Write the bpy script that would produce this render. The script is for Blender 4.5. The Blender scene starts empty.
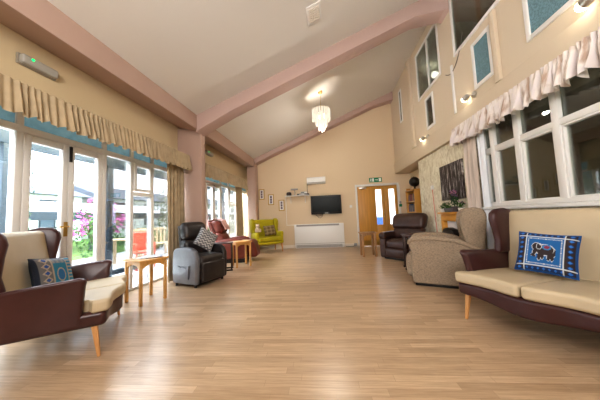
import bpy, bmesh, math, random
from mathutils import Vector, Matrix
random.seed(7)
C = bpy.context.scene.collection
PI = math.pi
R = math.radians

# ------------------------------------------------------------------ materials
def mat(name, col, rough=.6, metal=0.0, noise=0.0, nscale=20, bump=0.0, bscale=120, spec=.5, emit=None, estr=0, stretch=None, col2=None, attr=False, sheen=0):
    m = bpy.data.materials.new(name); m.use_nodes = True
    nt = m.node_tree; b = nt.nodes['Principled BSDF']
    b.inputs['Base Color'].default_value = (*col, 1)
    b.inputs['Roughness'].default_value = rough
    b.inputs['Metallic'].default_value = metal
    b.inputs['Specular IOR Level'].default_value = spec
    if sheen: b.inputs['Sheen Weight'].default_value = sheen
    if emit:
        b.inputs['Emission Color'].default_value = (*emit, 1); b.inputs['Emission Strength'].default_value = estr
    tc = None
    def coords(st):
        t = nt.nodes.new('ShaderNodeTexCoord'); mp = nt.nodes.new('ShaderNodeMapping')
        mp.inputs['Scale'].default_value = st or (1, 1, 1)
        nt.links.new(t.outputs['Object'], mp.inputs['Vector']); return mp.outputs['Vector']
    if attr:
        a = nt.nodes.new('ShaderNodeAttribute'); a.attribute_name = 'Col'
        nt.links.new(a.outputs['Color'], b.inputs['Base Color'])
    elif noise or col2:
        v = coords(stretch)
        n = nt.nodes.new('ShaderNodeTexNoise'); n.inputs['Scale'].default_value = nscale; n.inputs['Detail'].default_value = 5
        nt.links.new(v, n.inputs['Vector'])
        r = nt.nodes.new('ShaderNodeValToRGB')
        c2 = col2 or tuple(max(0, c * (1 - noise)) for c in col)
        c1 = col if col2 else tuple(min(1, c * (1 + noise * .6)) for c in col)
        r.color_ramp.elements[0].position = .35; r.color_ramp.elements[1].position = .65
        r.color_ramp.elements[0].color = (*c2, 1); r.color_ramp.elements[1].color = (*c1, 1)
        nt.links.new(n.outputs['Fac'], r.inputs['Fac']); nt.links.new(r.outputs['Color'], b.inputs['Base Color'])
    if bump:
        v = coords(None)
        n = nt.nodes.new('ShaderNodeTexNoise'); n.inputs['Scale'].default_value = bscale; n.inputs['Detail'].default_value = 3
        nt.links.new(v, n.inputs['Vector'])
        bp = nt.nodes.new('ShaderNodeBump'); bp.inputs['Strength'].default_value = bump; bp.inputs['Distance'].default_value = .01
        nt.links.new(n.outputs['Fac'], bp.inputs['Height']); nt.links.new(bp.outputs['Normal'], b.inputs['Normal'])
    return m

def glass_mat(name, tint=(.95, .98, 1), refl=.12, rough=0.0):
    m = bpy.data.materials.new(name); m.use_nodes = True; nt = m.node_tree; nt.nodes.clear()
    o = nt.nodes.new('ShaderNodeOutputMaterial'); mx = nt.nodes.new('ShaderNodeMixShader')
    t = nt.nodes.new('ShaderNodeBsdfTransparent'); t.inputs['Color'].default_value = (*tint, 1)
    g = nt.nodes.new('ShaderNodeBsdfGlossy'); g.inputs['Roughness'].default_value = rough
    f = nt.nodes.new('ShaderNodeFresnel'); f.inputs['IOR'].default_value = 1.45
    ad = nt.nodes.new('ShaderNodeMath'); ad.operation = 'MULTIPLY_ADD'; ad.inputs[1].default_value = .8; ad.inputs[2].default_value = refl * .3
    ad.use_clamp = True
    nt.links.new(f.outputs[0], ad.inputs[0]); nt.links.new(ad.outputs[0], mx.inputs[0])
    nt.links.new(t.outputs[0], mx.inputs[1]); nt.links.new(g.outputs[0], mx.inputs[2]); nt.links.new(mx.outputs[0], o.inputs[0])
    return m

def floor_mat():
    m = bpy.data.materials.new('vinyl_planks'); m.use_nodes = True; nt = m.node_tree; b = nt.nodes['Principled BSDF']
    L = nt.links.new; N = nt.nodes.new
    tc = N('ShaderNodeTexCoord')
    mp = N('ShaderNodeMapping'); mp.inputs['Rotation'].default_value = (0, 0, R(-2))
    L(tc.outputs['Object'], mp.inputs['Vector'])
    sp = N('ShaderNodeSeparateXYZ'); L(mp.outputs[0], sp.inputs[0])
    dv = N('ShaderNodeMath'); dv.operation = 'DIVIDE'; dv.inputs[1].default_value = .066; L(sp.outputs['Y'], dv.inputs[0])
    fl = N('ShaderNodeMath'); fl.operation = 'FLOOR'; L(dv.outputs[0], fl.inputs[0])
    wn = N('ShaderNodeTexWhiteNoise'); wn.noise_dimensions = '1D'; L(fl.outputs[0], wn.inputs['W'])
    ax = N('ShaderNodeMath'); ax.operation = 'ADD'; L(sp.outputs['X'], ax.inputs[0]); L(wn.outputs['Value'], ax.inputs[1])
    cb = N('ShaderNodeCombineXYZ'); L(ax.outputs[0], cb.inputs['X']); L(sp.outputs['Y'], cb.inputs['Y'])
    br = N('ShaderNodeTexBrick'); br.offset = 0
    br.inputs['Scale'].default_value = 1; br.inputs['Brick Width'].default_value = .62; br.inputs['Row Height'].default_value = .066
    br.inputs['Mortar Size'].default_value = .0012; br.inputs['Bias'].default_value = 0
    br.inputs['Color1'].default_value = (.0, .0, .0, 1); br.inputs['Color2'].default_value = (1, 1, 1, 1); br.inputs['Mortar'].default_value = (.5, .5, .5, 1)
    L(cb.outputs[0], br.inputs['Vector'])
    r = N('ShaderNodeValToRGB'); e = r.color_ramp.elements
    e[0].color = (.44, .31, .195, 1); e[1].color = (.585, .43, .285, 1)
    k = e.new(.5); k.color = (.515, .37, .24, 1)
    L(br.outputs['Color'], r.inputs['Fac'])
    mp2 = N('ShaderNodeMapping'); mp2.inputs['Scale'].default_value = (1.6, 28, 1); L(cb.outputs[0], mp2.inputs['Vector'])
    n = N('ShaderNodeTexNoise'); n.inputs['Scale'].default_value = 2.4; n.inputs['Detail'].default_value = 7; n.inputs['Roughness'].default_value = .65
    L(mp2.outputs[0], n.inputs['Vector'])
    r2 = N('ShaderNodeValToRGB'); r2.color_ramp.elements[0].position = .3; r2.color_ramp.elements[1].position = .7
    r2.color_ramp.elements[0].color = (.74, .70, .66, 1); r2.color_ramp.elements[1].color = (1.1, 1.1, 1.1, 1)
    L(n.outputs['Fac'], r2.inputs['Fac'])
    mx = N('ShaderNodeMix'); mx.data_type = 'RGBA'; mx.blend_type = 'MULTIPLY'; mx.inputs['Factor'].default_value = 1
    L(r.outputs['Color'], mx.inputs['A']); L(r2.outputs['Color'], mx.inputs['B'])
    mx2 = N('ShaderNodeMix'); mx2.data_type = 'RGBA'; mx2.blend_type = 'MULTIPLY'
    mul = N('ShaderNodeMath'); mul.operation = 'MULTIPLY'; mul.inputs[1].default_value = .45
    L(br.outputs['Fac'], mul.inputs[0]); L(mul.outputs[0], mx2.inputs['Factor'])
    L(mx.outputs['Result'], mx2.inputs['A']); mx2.inputs['B'].default_value = (.4, .35, .3, 1)
    L(mx2.outputs['Result'], b.inputs['Base Color'])
    b.inputs['Roughness'].default_value = .29; b.inputs['Specular IOR Level'].default_value = .75
    bp = N('ShaderNodeBump'); bp.inputs['Strength'].default_value = .08; bp.inputs['Distance'].default_value = .004
    L(n.outputs['Fac'], bp.inputs['Height']); L(bp.outputs['Normal'], b.inputs['Normal'])
    return m

def stone_mat():
    m = bpy.data.materials.new('textured_stone_wallpaper'); m.use_nodes = True; nt = m.node_tree; b = nt.nodes['Principled BSDF']
    L = nt.links.new; N = nt.nodes.new
    tc = N('ShaderNodeTexCoord'); mp = N('ShaderNodeMapping'); mp.inputs['Scale'].default_value = (1, 1, .55); L(tc.outputs['Object'], mp.inputs['Vector'])
    n = N('ShaderNodeTexNoise'); n.inputs['Scale'].default_value = 14; n.inputs['Detail'].default_value = 6; n.inputs['Distortion'].default_value = 1.2
    L(mp.outputs[0], n.inputs['Vector'])
    r = N('ShaderNodeValToRGB'); e = r.color_ramp.elements
    e[0].position = .30; e[0].color = (.50, .43, .30, 1); e[1].position = .60; e[1].color = (.74, .69, .55, 1)
    L(n.outputs['Fac'], r.inputs['Fac']); L(r.outputs['Color'], b.inputs['Base Color'])
    bp = N('ShaderNodeBump'); bp.inputs['Strength'].default_value = .5; bp.inputs['Distance'].default_value = .02
    L(n.outputs['Fac'], bp.inputs['Height']); L(bp.outputs['Normal'], b.inputs['Normal'])
    b.inputs['Roughness'].default_value = .8
    return m

def satin_mat():
    m = bpy.data.materials.new('satin_valance'); m.use_nodes = True; nt = m.node_tree; b = nt.nodes['Principled BSDF']
    L = nt.links.new; N = nt.nodes.new
    tc = N('ShaderNodeTexCoord'); mp = N('ShaderNodeMapping'); mp.inputs['Scale'].default_value = (1, 7, 1.2); L(tc.outputs['Object'], mp.inputs['Vector'])
    n = N('ShaderNodeTexNoise'); n.inputs['Scale'].default_value = 3; n.inputs['Detail'].default_value = 4; L(mp.outputs[0], n.inputs['Vector'])
    r = N('ShaderNodeValToRGB'); e = r.color_ramp.elements
    e[0].position = .36; e[0].color = (.40, .29, .23, 1); e[1].position = .5; e[1].color = (.72, .66, .62, 1)
    k = e.new(.62); k.color = (.66, .60, .60, 1)
    L(n.outputs['Fac'], r.inputs['Fac']); L(r.outputs['Color'], b.inputs['Base Color'])
    b.inputs['Roughness'].default_value = .42; b.inputs['Sheen Weight'].default_value = .2
    return m

M = dict(
    ceiling=mat('ceiling_paint', (.72, .69, .65), .9, bump=.15, bscale=60),
    pink=mat('dusty_pink_paint', (.45, .32, .265), .7),
    beam=mat('pink_beam_paint', (.50, .365, .325), .75),
    backwall=mat('peach_wall_paint', (.70, .57, .405), .85),
    leftwall=mat('cream_wall_paint', (.62, .50, .32), .85),
    upperwall=mat('beige_wall_paint', (.62, .525, .405), .8),
    white=mat('white_gloss_paint', (.74, .73, .71), .35),
    frame=mat('cream_window_paint', (.74, .72, .70), .4),
    skirting=mat('skirting_paint', (.80, .72, .62), .5),
    floor=floor_mat(), stone=stone_mat(), satin=satin_mat(),
    glass=glass_mat('window_glass'),
    darkglass=glass_mat('borrowed_light_glass', (.72, .76, .74), .16),
    frosted=mat('frosted_blue_glass', (.15, .27, .32), .25, noise=.25, nscale=60, bump=.4, bscale=90),
    fanlight=mat('fanlight_glowing_blue_glass', (.20, .36, .43), .2, noise=.3, nscale=6, emit=(.2, .38, .46), estr=.25),  # weak emission stands in for daylight coming through the pane
    curtain=mat('beige_curtain_cloth', (.43, .335, .215), .8, noise=.12, nscale=8, bump=.2, bscale=200),
    rcurtain=mat('pink_cream_curtain_cloth', (.64, .55, .48), .7, noise=.25, nscale=6, stretch=(1, 5, .25)),
    net=mat('net_curtain', (.78, .80, .84), .8),
    cream=mat('cream_vinyl', (.53, .43, .29), .5, noise=.05, nscale=4, bump=.05, bscale=300),
    burg=mat('burgundy_vinyl', (.055, .018, .017), .34, noise=.15, nscale=6, bump=.06, bscale=300),
    beech=mat('beech_wood', (.60, .31, .12), .42, noise=.18, nscale=5, stretch=(8, 8, .7)),
    oak=mat('oak_table_wood', (.62, .33, .10), .32, noise=.2, nscale=5, stretch=(1, 8, 8)),
    oakv=mat('oak_leg_wood', (.60, .33, .11), .4, noise=.2, nscale=5, stretch=(8, 8, .8)),
    walnut=mat('weathered_oak', (.40, .22, .10), .45, noise=.3, nscale=6, stretch=(8, 8, .8)),
    doorwood=mat('oak_veneer', (.55, .28, .055), .42, noise=.12, nscale=3, stretch=(6, 6, .5)),
    pine=mat('orange_pine', (.63, .30, .05), .4, noise=.12, nscale=4, stretch=(1, 1, 5)),
    greyleather=mat('charcoal_brown_leather', (.028, .022, .021), .38, noise=.2, nscale=8, bump=.15, bscale=130),
    panel=mat('sky_sheen_leather_panel', (.15, .15, .165), .33, noise=.12, nscale=7, bump=.1, bscale=140),  # lighter than the chair's leather: sky reflection put into the colour
    redleather=mat('oxblood_leather', (.17, .036, .022), .4, noise=.2, nscale=8, bump=.12, bscale=130),
    brownleather=mat('dark_brown_leather', (.055, .026, .020), .33, noise=.25, nscale=8, bump=.15, bscale=130),
    oatmeal=mat('oatmeal_weave', (.34, .26, .185), .9, noise=.32, nscale=40, stretch=(1, 1, 4), bump=.4, bscale=200),
    yellow=mat('mustard_yellow_cloth', (.45, .38, .010), .85, noise=.08, nscale=10, bump=.2, bscale=250),
    throw=mat('pink_throw', (.74, .46, .43), .9, bump=.4, bscale=80),
    plush=mat('cream_plush', (.60, .47, .32), .95, bump=.6, bscale=60),
    black=mat('black_plastic', (.012, .012, .013), .4),
    screen=mat('tv_screen', (.010, .013, .012), .25, spec=.08),
    metal=mat('brushed_steel', (.55, .53, .5), .3, metal=1),
    brass=mat('brass', (.55, .36, .12), .3, metal=1),
    darkmetal=mat('dark_metal', (.05, .03, .025), .45, metal=.3),
    applwhite=mat('appliance_white', (.80, .80, .78), .4),
    grille=mat('grey_grille', (.34, .33, .32), .5, metal=.2),
    bulb=mat('lit_bulb', (1, .95, .85), .3, emit=(1, .86, .62), estr=8),
    crystal=mat('lit_crystal', (.16, .14, .12), .12, emit=(1, .88, .70), estr=.62),
    green=mat('sign_green', (.0, .22, .10), .5), signwhite=mat('sign_white', (.85, .9, .85), .5),
    led=mat('green_led', (.0, .6, .15), .4, emit=(.0, 1, .18), estr=1.2),
    emer=mat('emergency_diffuser', (.40, .38, .34), .4), emerb=mat('emergency_base', (.30, .27, .22), .5),
    gold=mat('gilt_frame', (.50, .32, .09), .45), paper=mat('paper_mount', (.82, .80, .78), .8),
    photo=mat('dark_photo_prints', (.16, .13, .17), .6),
    leaf=mat('leaf_green', (.055, .15, .025), .6, noise=.5, nscale=9), leafdark=mat('leaf_dark', (.02, .07, .018), .5, noise=.4, nscale=20),
    purple=mat('violet_petals', (.32, .16, .38), .7), pinkpet=mat('pink_petals', (.75, .35, .42), .7), magenta=mat('magenta_petals', (.72, .16, .50), .7),
    whitepet=mat('cream_petals', (.80, .74, .58), .7),
    pot=mat('white_pot', (.72, .70, .68), .4), potdark=mat('grey_trough', (.10, .09, .10), .6),
    globe=mat('dark_globe', (.014, .012, .012), .3, noise=.6, nscale=6), redcord=mat('red_cord', (.70, .18, .15), .6),
    cable=mat('cable_grey', (.10, .09, .08), .6), trunking=mat('trunking_white', (.80, .74, .66), .5),
    books=mat('book_cloth', (.20, .05, .05), .7), bookb=mat('book_cloth_blue', (.06, .07, .12), .7), bookd=mat('book_cloth_tan', (.30, .2, .1), .7),
    bluepl=mat('blue_plastic', (.06, .16, .5), .4),
    attr=mat('printed_cotton', (1, 1, 1), .85, attr=True, bump=.12, bscale=250),
    magcov=mat('magazine_cover', (.14, .18, .28), .3, col2=(.65, .6, .5), nscale=14),
    # outside
    paving=mat('pale_paving', (.62, .62, .62), .8, noise=.12, nscale=3), lawn=mat('lawn_green', (.14, .24, .05), .9, noise=.4, nscale=6),
    render_=mat('white_render', (.80, .80, .80), .9), roofdark=mat('slate_roof', (.16, .18, .22), .8), timber=mat('blue_black_timber', (.035, .055, .075), .6),
    sheet=mat('white_roof_sheet', (.85, .85, .86), .7), winout=mat('outside_window_glass', (.10, .14, .18), .15), redplas=mat('red_garden_plastic', (.60, .10, .06), .5),
    bench=mat('pale_bench_wood', (.50, .38, .24), .7), fence=mat('grey_fence_wood', (.22, .22, .24), .8), bark=mat('bark', (.12, .08, .05), .9),
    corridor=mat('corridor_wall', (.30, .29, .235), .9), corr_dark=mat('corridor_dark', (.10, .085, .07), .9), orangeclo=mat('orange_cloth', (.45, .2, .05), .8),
    glowcorr=mat('glowing_corridor_wall', (.62, .66, .72), .8, emit=(.75, .85, 1), estr=.75),  # emission in place of the corridor's own lighting
)
def canvas_mat():
    m = bpy.data.materials.new('woodland_canvas'); m.use_nodes = True; nt = m.node_tree; b = nt.nodes['Principled BSDF']
    L = nt.links.new; N = nt.nodes.new
    tc = N('ShaderNodeTexCoord'); mp = N('ShaderNodeMapping'); mp.inputs['Scale'].default_value = (1, 26, 2.2); L(tc.outputs['Object'], mp.inputs['Vector'])
    n = N('ShaderNodeTexNoise'); n.inputs['Scale'].default_value = 1.3; n.inputs['Detail'].default_value = 8; n.inputs['Roughness'].default_value = .7; L(mp.outputs[0], n.inputs['Vector'])
    r = N('ShaderNodeValToRGB'); e = r.color_ramp.elements
    e[0].position = .44; e[0].color = (.025, .018, .016, 1); e[1].position = .66; e[1].color = (.66, .63, .60, 1)
    k = e.new(.54); k.color = (.075, .058, .052, 1)
    L(n.outputs['Fac'], r.inputs['Fac']); L(r.outputs['Color'], b.inputs['Base Color']); b.inputs['Roughness'].default_value = .8
    return m
M['canvas'] = canvas_mat()

# ------------------------------------------------------------------ geometry helpers
class MB:
    def __init__(s): s.v = []; s.f = []; s.mi = []; s.c = None
    def add(s, vs, fs, mi=0, T=None):
        o = len(s.v)
        s.v += [tuple(T @ Vector(p)) if T else tuple(p) for p in vs]
        s.f += [tuple(i + o for i in f) for f in fs]; s.mi += [mi] * len(fs); return s
    def box(s, x0, x1, y0, y1, z0, z1, mi=0, T=None):
        vs = [(x, y, z) for x in (x0, x1) for y in (y0, y1) for z in (z0, z1)]
        fs = [(0, 1, 3, 2), (4, 6, 7, 5), (0, 4, 5, 1), (2, 3, 7, 6), (0, 2, 6, 4), (1, 5, 7, 3)]
        return s.add(vs, fs, mi, T)
    def cone(s, p0, p1, r0, r1, n=12, mi=0, caps=True, T=None, rot=0):
        p0, p1 = Vector(p0), Vector(p1); d = (p1 - p0).normalized()
        a = d.orthogonal().normalized() if abs(d.z) < .9 else Vector((1, 0, 0)); a = (a - d * a.dot(d)).normalized(); b = d.cross(a)
        vs = []
        for p, r in ((p0, r0), (p1, r1)):
            for i in range(n):
                t = 2 * PI * i / n + rot; vs.append(p + a * (r * math.cos(t)) + b * (r * math.sin(t)))
        fs = [(i, (i + 1) % n, n + (i + 1) % n, n + i) for i in range(n)]
        if caps: fs += [tuple(reversed(range(n))), tuple(range(n, 2 * n))]
        return s.add(vs, fs, mi, T)
    def tube(s, pts, r, n=8, mi=0, T=None):
        pts = [Vector(p) for p in pts]; vs = []; prev = None
        for i, p in enumerate(pts):
            d = (pts[min(i + 1, len(pts) - 1)] - pts[max(i - 1, 0)]).normalized()
            a = prev - d * prev.dot(d) if prev else d.orthogonal()
            a.normalize(); prev = a; b = d.cross(a)
            rr = r[i] if isinstance(r, (list, tuple)) else r
            vs += [p + a * (rr * math.cos(2 * PI * k / n)) + b * (rr * math.sin(2 * PI * k / n)) for k in range(n)]
        fs = []
        for i in range(len(pts) - 1):
            fs += [(i * n + k, i * n + (k + 1) % n, (i + 1) * n + (k + 1) % n, (i + 1) * n + k) for k in range(n)]
        fs += [tuple(reversed(range(n))), tuple((len(pts) - 1) * n + k for k in range(n))]
        return s.add(vs, fs, mi, T)
    def lathe(s, prof, n=24, mi=0, T=None):
        vs = []; fs = []
        for r, z in prof: vs += [(r * math.cos(2 * PI * k / n), r * math.sin(2 * PI * k / n), z) for k in range(n)]
        for i in range(len(prof) - 1):
            fs += [(i * n + k, i * n + (k + 1) % n, (i + 1) * n + (k + 1) % n, (i + 1) * n + k) for k in range(n)]
        fs += [tuple(reversed(range(n))), tuple((len(prof) - 1) * n + k for k in range(n))]
        return s.add(vs, fs, mi, T)
    def prism(s, prof, a0, a1, axis='x', mi=0, T=None):
        n = len(prof)
        def P(a, u, w): return (a, u, w) if axis == 'x' else ((u, a, w) if axis == 'y' else (u, w, a))
        vs = [P(a0, *p) for p in prof] + [P(a1, *p) for p in prof]
        fs = [tuple(range(n)), tuple(reversed(range(n, 2 * n)))] + [(i, n + i, n + (i + 1) % n, (i + 1) % n) for i in range(n)]
        return s.add(vs, fs, mi, T)
    def pad(s, x0, x1, y0, y1, z0, z1, r=.04, n=10, bulge=(0, 0, 0), f=None, mi=0, T=None):
        """rounded, optionally bulging and deformed block"""
        h = Vector(((x1 - x0) / 2, (y1 - y0) / 2, (z1 - z0) / 2)); c = Vector(((x0 + x1) / 2, (y0 + y1) / 2, (z0 + z1) / 2))
        r = min(r, h.x * .999, h.y * .999, h.z * .999)
        def samp(hh):
            inner = [-hh + r + (2 * (hh - r)) * i / n for i in range(n + 1)]
            k = 3
            lo = [-hh + r - r * math.tan(PI / 4 * (k - i) / k) for i in range(k)]
            return lo + inner + [-q for q in reversed(lo)]
        S = [samp(h.x), samp(h.y), samp(h.z)]
        key = {}; vs = []; fs = []
        def V(i, j, k):
            q = (i, j, k)
            if q not in key:
                p = Vector((S[0][i], S[1][j], S[2][k]))
                core = Vector([max(-h[a] + r, min(h[a] - r, p[a])) for a in range(3)])
                d = p - core
                if d.length > 1e-9: p = core + d.normalized() * r
                u = [p[a] / h[a] for a in range(3)]
                for a in range(3):
                    if bulge[a]:
                        b_, c_ = [q2 for q2 in range(3) if q2 != a]
                        p[a] += bulge[a] * u[a] * max(0, 1 - u[b_] ** 2) ** .8 * max(0, 1 - u[c_] ** 2) ** .8
                p = p + c
                if f: p = Vector(f(p.x, p.y, p.z))
                key[q] = len(vs); vs.append(p)
            return key[q]
        L = [len(S[a]) - 1 for a in range(3)]
        for i in range(L[0]):
            for j in range(L[1]):
                fs.append((V(i, j, 0), V(i, j + 1, 0), V(i + 1, j + 1, 0), V(i + 1, j, 0)))
                fs.append((V(i, j, L[2]), V(i + 1, j, L[2]), V(i + 1, j + 1, L[2]), V(i, j + 1, L[2])))
        for i in range(L[0]):
            for k in range(L[2]):
                fs.append((V(i, 0, k), V(i + 1, 0, k), V(i + 1, 0, k + 1), V(i, 0, k + 1)))
                fs.append((V(i, L[1], k), V(i, L[1], k + 1), V(i + 1, L[1], k + 1), V(i + 1, L[1], k)))
        for j in range(L[1]):
            for k in range(L[2]):
                fs.append((V(0, j, k), V(0, j, k + 1), V(0, j + 1, k + 1), V(0, j + 1, k)))
                fs.append((V(L[0], j, k), V(L[0], j + 1, k), V(L[0], j + 1, k + 1), V(L[0], j, k + 1)))
        return s.add(vs, fs, mi, T)
    def build(s, name, mats, parent=None, bevel=0, seg=2, smooth=True, loc=None, cols=None):
        me = bpy.data.meshes.new(name); me.from_pydata(s.v, [], s.f); me.update()
        mats = mats if isinstance(mats, (list, tuple)) else [mats]
        for m in mats: me.materials.append(m)
        me.polygons.foreach_set('material_index', s.mi)
        if cols:
            a = me.color_attributes.new('Col', 'FLOAT_COLOR', 'POINT')
            for i, c in enumerate(cols): a.data[i].color = (*c, 1)
        bm = bmesh.new(); bm.from_mesh(me)
        bmesh.ops.recalc_face_normals(bm, faces=bm.faces)
        if bevel:
            es = [e for e in bm.edges if len(e.link_faces) == 2 and e.calc_face_angle(0) > R(30)]
            bmesh.ops.bevel(bm, geom=es, offset=bevel, segments=seg, profile=.5, affect='EDGES', clamp_overlap=True)
        bm.to_mesh(me); bm.free()
        if smooth:
            for p in me.polygons: p.use_smooth = True
            me.set_sharp_from_angle(angle=R(38))
        o = bpy.data.objects.new(name, me); C.objects.link(o)
        if parent: o.parent = parent
        if loc: o.location = loc
        return o

def tag(o, label, cat, group=None, kind=None):
    o['label'] = label; o['category'] = cat
    if group: o['group'] = group
    if kind: o['kind'] = kind
    return o
def thing(name, label, cat, loc=(0, 0, 0), rotz=0, group=None):
    o = bpy.data.objects.new(name, None); C.objects.link(o); o.empty_display_size = .1
    o.location = loc; o.rotation_euler = (0, 0, rotz); return tag(o, label, cat, group)
def struct(o): o['kind'] = 'structure'; return o
def sroot(name, loc=(0, 0, 0)):
    o = bpy.data.objects.new(name, None); C.objects.link(o); o.location = loc; o['kind'] = 'structure'; return o
def dup(root, loc, rotz, label=None):
    r = root.copy(); C.objects.link(r); r.location = loc; r.rotation_euler = (0, 0, rotz)
    if label: r['label'] = label
    for ch in list(root.children):
        c = ch.copy(); C.objects.link(c); c.parent = r
        for g in ch.children:
            d = g.copy(); C.objects.link(d); d.parent = c
    return r
def Tm(loc=(0, 0, 0), rx=0, ry=0, rz=0):
    return Matrix.Translation(loc) @ Matrix.Rotation(rz, 4, 'Z') @ Matrix.Rotation(ry, 4, 'Y') @ Matrix.Rotation(rx, 4, 'X')

# ------------------------------------------------------------------ camera
H = 1.1
cam = bpy.data.cameras.new('camera'); co = bpy.data.objects.new('camera', cam); C.objects.link(co)
cam.sensor_width = 36; cam.lens = 14.0; cam.clip_start = .05; cam.clip_end = 300
yaw, pitch, roll = -0.11506, 0.07185, -0.04241
fw = Vector((math.sin(yaw) * math.cos(pitch), math.cos(yaw) * math.cos(pitch), math.sin(pitch)))
rt = Vector((math.cos(yaw), -math.sin(yaw), 0)); up = rt.cross(fw)
r2 = math.cos(roll) * rt + math.sin(roll) * up; u2 = -math.sin(roll) * rt + math.cos(roll) * up
mw = Matrix((r2, u2, -fw)).transposed().to_4x4(); mw.translation = (0, 0, H)
co.matrix_world = mw
bpy.context.scene.camera = co

# ------------------------------------------------------------------ room shell
XG = -3.30          # glazing plane on the left
XW = -3.05          # inner face of left wall above the windows
XI = -2.53          # inner face of left beam and columns
D = 8.3             # back wall
YB = -2.4           # wall behind the camera
XR = 2.40           # upper right wall
XL = 2.45           # lower right wall
def cz(x): return 4.262 + .4035 * x

struct(MB().box(-3.5, 5.2, YB - .1, D + 1.1, -.12, 0).build('floor', M['floor'], smooth=False))
# ceiling: sloping slab
mb = MB(); mb.prism([(XI - .06, cz(XI - .06)), (2.9, cz(2.9)), (2.9, cz(2.9) + .15), (XI - .06, cz(XI - .06) + .15)], YB - .1, D + 1.1, 'y')
struct(mb.build('ceiling', M['ceiling'], smooth=False))
# back wall with a door opening (x 1.06..2.40, z 0..2.06)
mb = MB(); zt = 6.0
mb.box(-2.8, 1.06, D, D + .14, 0, zt); mb.box(2.40, 3.0, D, D + .14, 0, zt); mb.box(1.06, 2.40, D, D + .14, 2.06, zt)
struct(mb.build('wall_back', M['backwall'], smooth=False))
mb = MB(); mb.box(-3.5, -2.7, 9.25, 9.4, 0, 3.6); mb.box(-2.8, -2.7, D + .14, 9.25, 0, 3.6)
struct(mb.build('wall_left_return', M['leftwall'], smooth=False))
struct(MB().box(-3.4, 5.2, YB - .12, YB, 0, 6).build('wall_front', M['backwall'], smooth=False))
# left wall above windows
mb = MB(); mb.box(-3.4, XW, YB, 9.3, 2.46, 3.3); mb.box(-3.4, XW, YB, .25, 0, 2.46)
struct(mb.build('wall_left', M['leftwall'], smooth=False))
# left longitudinal beam with a slightly sloping soffit
prof = [(XI, 2.945), (XI, cz(XI) + .02), (-3.3, cz(XI) + .02), (-3.3, 3.16), (XW, 3.09)]
struct(MB().prism(prof, YB, D + 1.1, 'y').build('beam_left', M['pink'], bevel=.012))
# right walls: upper
mb = MB()
def wall_yz(mb, x0, x1, y0, y1, z0, z1, holes):
    ys = sorted({y0, y1, *[h[0] for h in holes], *[h[1] for h in holes]})
    for a, b in zip(ys, ys[1:]):
        m = (a + b) / 2; hs = sorted([(h[2], h[3]) for h in holes if h[0] <= m <= h[1]])
        z = z0
        for h0, h1 in hs:
            if h0 > z: mb.box(x0, x1, a, b, z, h0)
            z = max(z, h1)
        if z < z1: mb.box(x0, x1, a, b, z, z1)
UPW = {  # name: (y0,y1,z0,z1)
    'n1': (7.17, 7.40, 3.86, 4.86), 'w2': (4.80, 5.95, 3.83, 5.0), 's2': (5.20, 5.60, 2.97, 3.70),
    'w3': (2.2, 4.30, 3.83, 5.05), 's3': (3.40, 3.83, 2.965, 3.69), 'w4': (1.55, 2.86, 2.99, 4.1)}
hl = [v for k, v in UPW.items() if k not in ('w4', 'w3')] + [(2.95, 4.30, 3.83, 5.05), (1.55, 2.86, 2.99, 4.1)]
UPW['w3'] = (2.95, 4.30, 3.83, 5.05)
wall_yz(mb, XR, XR + .12, YB, D, 2.80, 5.5, hl)
struct(mb.build('wall_right_upper', M['upperwall'], smooth=False))
# fascia band over the lower wall
mb = MB(); mb.box(XR - .03, XR + .5, YB, D, 2.43, 2.80)
struct(mb.build('trim_1', M['upperwall'], bevel=.006))
# lower right wall (textured) with window opening y .4..3.95 , z 1.12..2.42
mb = MB(); wall_yz(mb, XL, XL + .15, YB, 6.45, 0, 2.43, [(.35, 3.93, 1.13, 2.43)])
mb.box(XL + .15, 2.9, 6.33, 6.45, 0, 2.43)
struct(mb.build('wall_right', M['stone'], smooth=False))
struct(MB().box(2.87, 3.0, 6.33, D, 0, 2.43).build('wall_alcove', M['backwall'], smooth=False))
# pilasters on the upper wall
struct(MB().box(XR - .06, XR, 6.32, 6.52, 2.80, 5.22).build('trim_2', M['upperwall'], bevel=.006))
struct(MB().box(XR - .05, XR, 3.27, 3.36, 2.80, 3.80).build('trim_3', M['upperwall'], bevel=.006))
# transverse beams (profiles in x,z)
def beam(name, y0, y1, d, hl_, hr, m):
    top = []
    xs = [XI - .02, XI + .12, XI + .3, XI + .7, 1.80, 2.33, XR]
    dep = [hl_, hl_ * .93, d + (hl_ - d) * .45, d, d, hr, hr * 1.15]
    prof = [(x, cz(x) - q) for x, q in zip(xs, dep)] + [(XR, cz(XR) + .02), (XI - .02, cz(XI) + .02)]
    struct(MB().prism(prof, y0, y1, 'y').build(name, m, bevel=.012))
beam('beam_middle', 4.32, 4.64, .27, .34, .42, M['beam'])
beam('beam_back', 8.0, D + .02, .17, .20, .26, M['beam'])
beam('beam_front', .1, .4, .27, .44, .42, M['beam'])
struct(MB().box(-3.26, XI, 4.47, 4.64, 0, 3.05).build('column_middle', M['pink'], bevel=.012))
struct(MB().box(-2.80, -2.485, 8.0, D + .02, 0, 3.2).build('column_back', M['pink'], bevel=.012))
# skirting boards
def skirt(name, *b): struct(MB().box(*b).build(name, M['skirting'], bevel=.006))
skirt('baseboard_back', -2.48, .99, D - .022, D, 0, .11)
skirt('baseboard_back_right', 2.46, 2.87, D - .022, D, 0, .11)
skirt('baseboard_right', XL - .02, XL, .0, 6.45, 0, .11)

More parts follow.
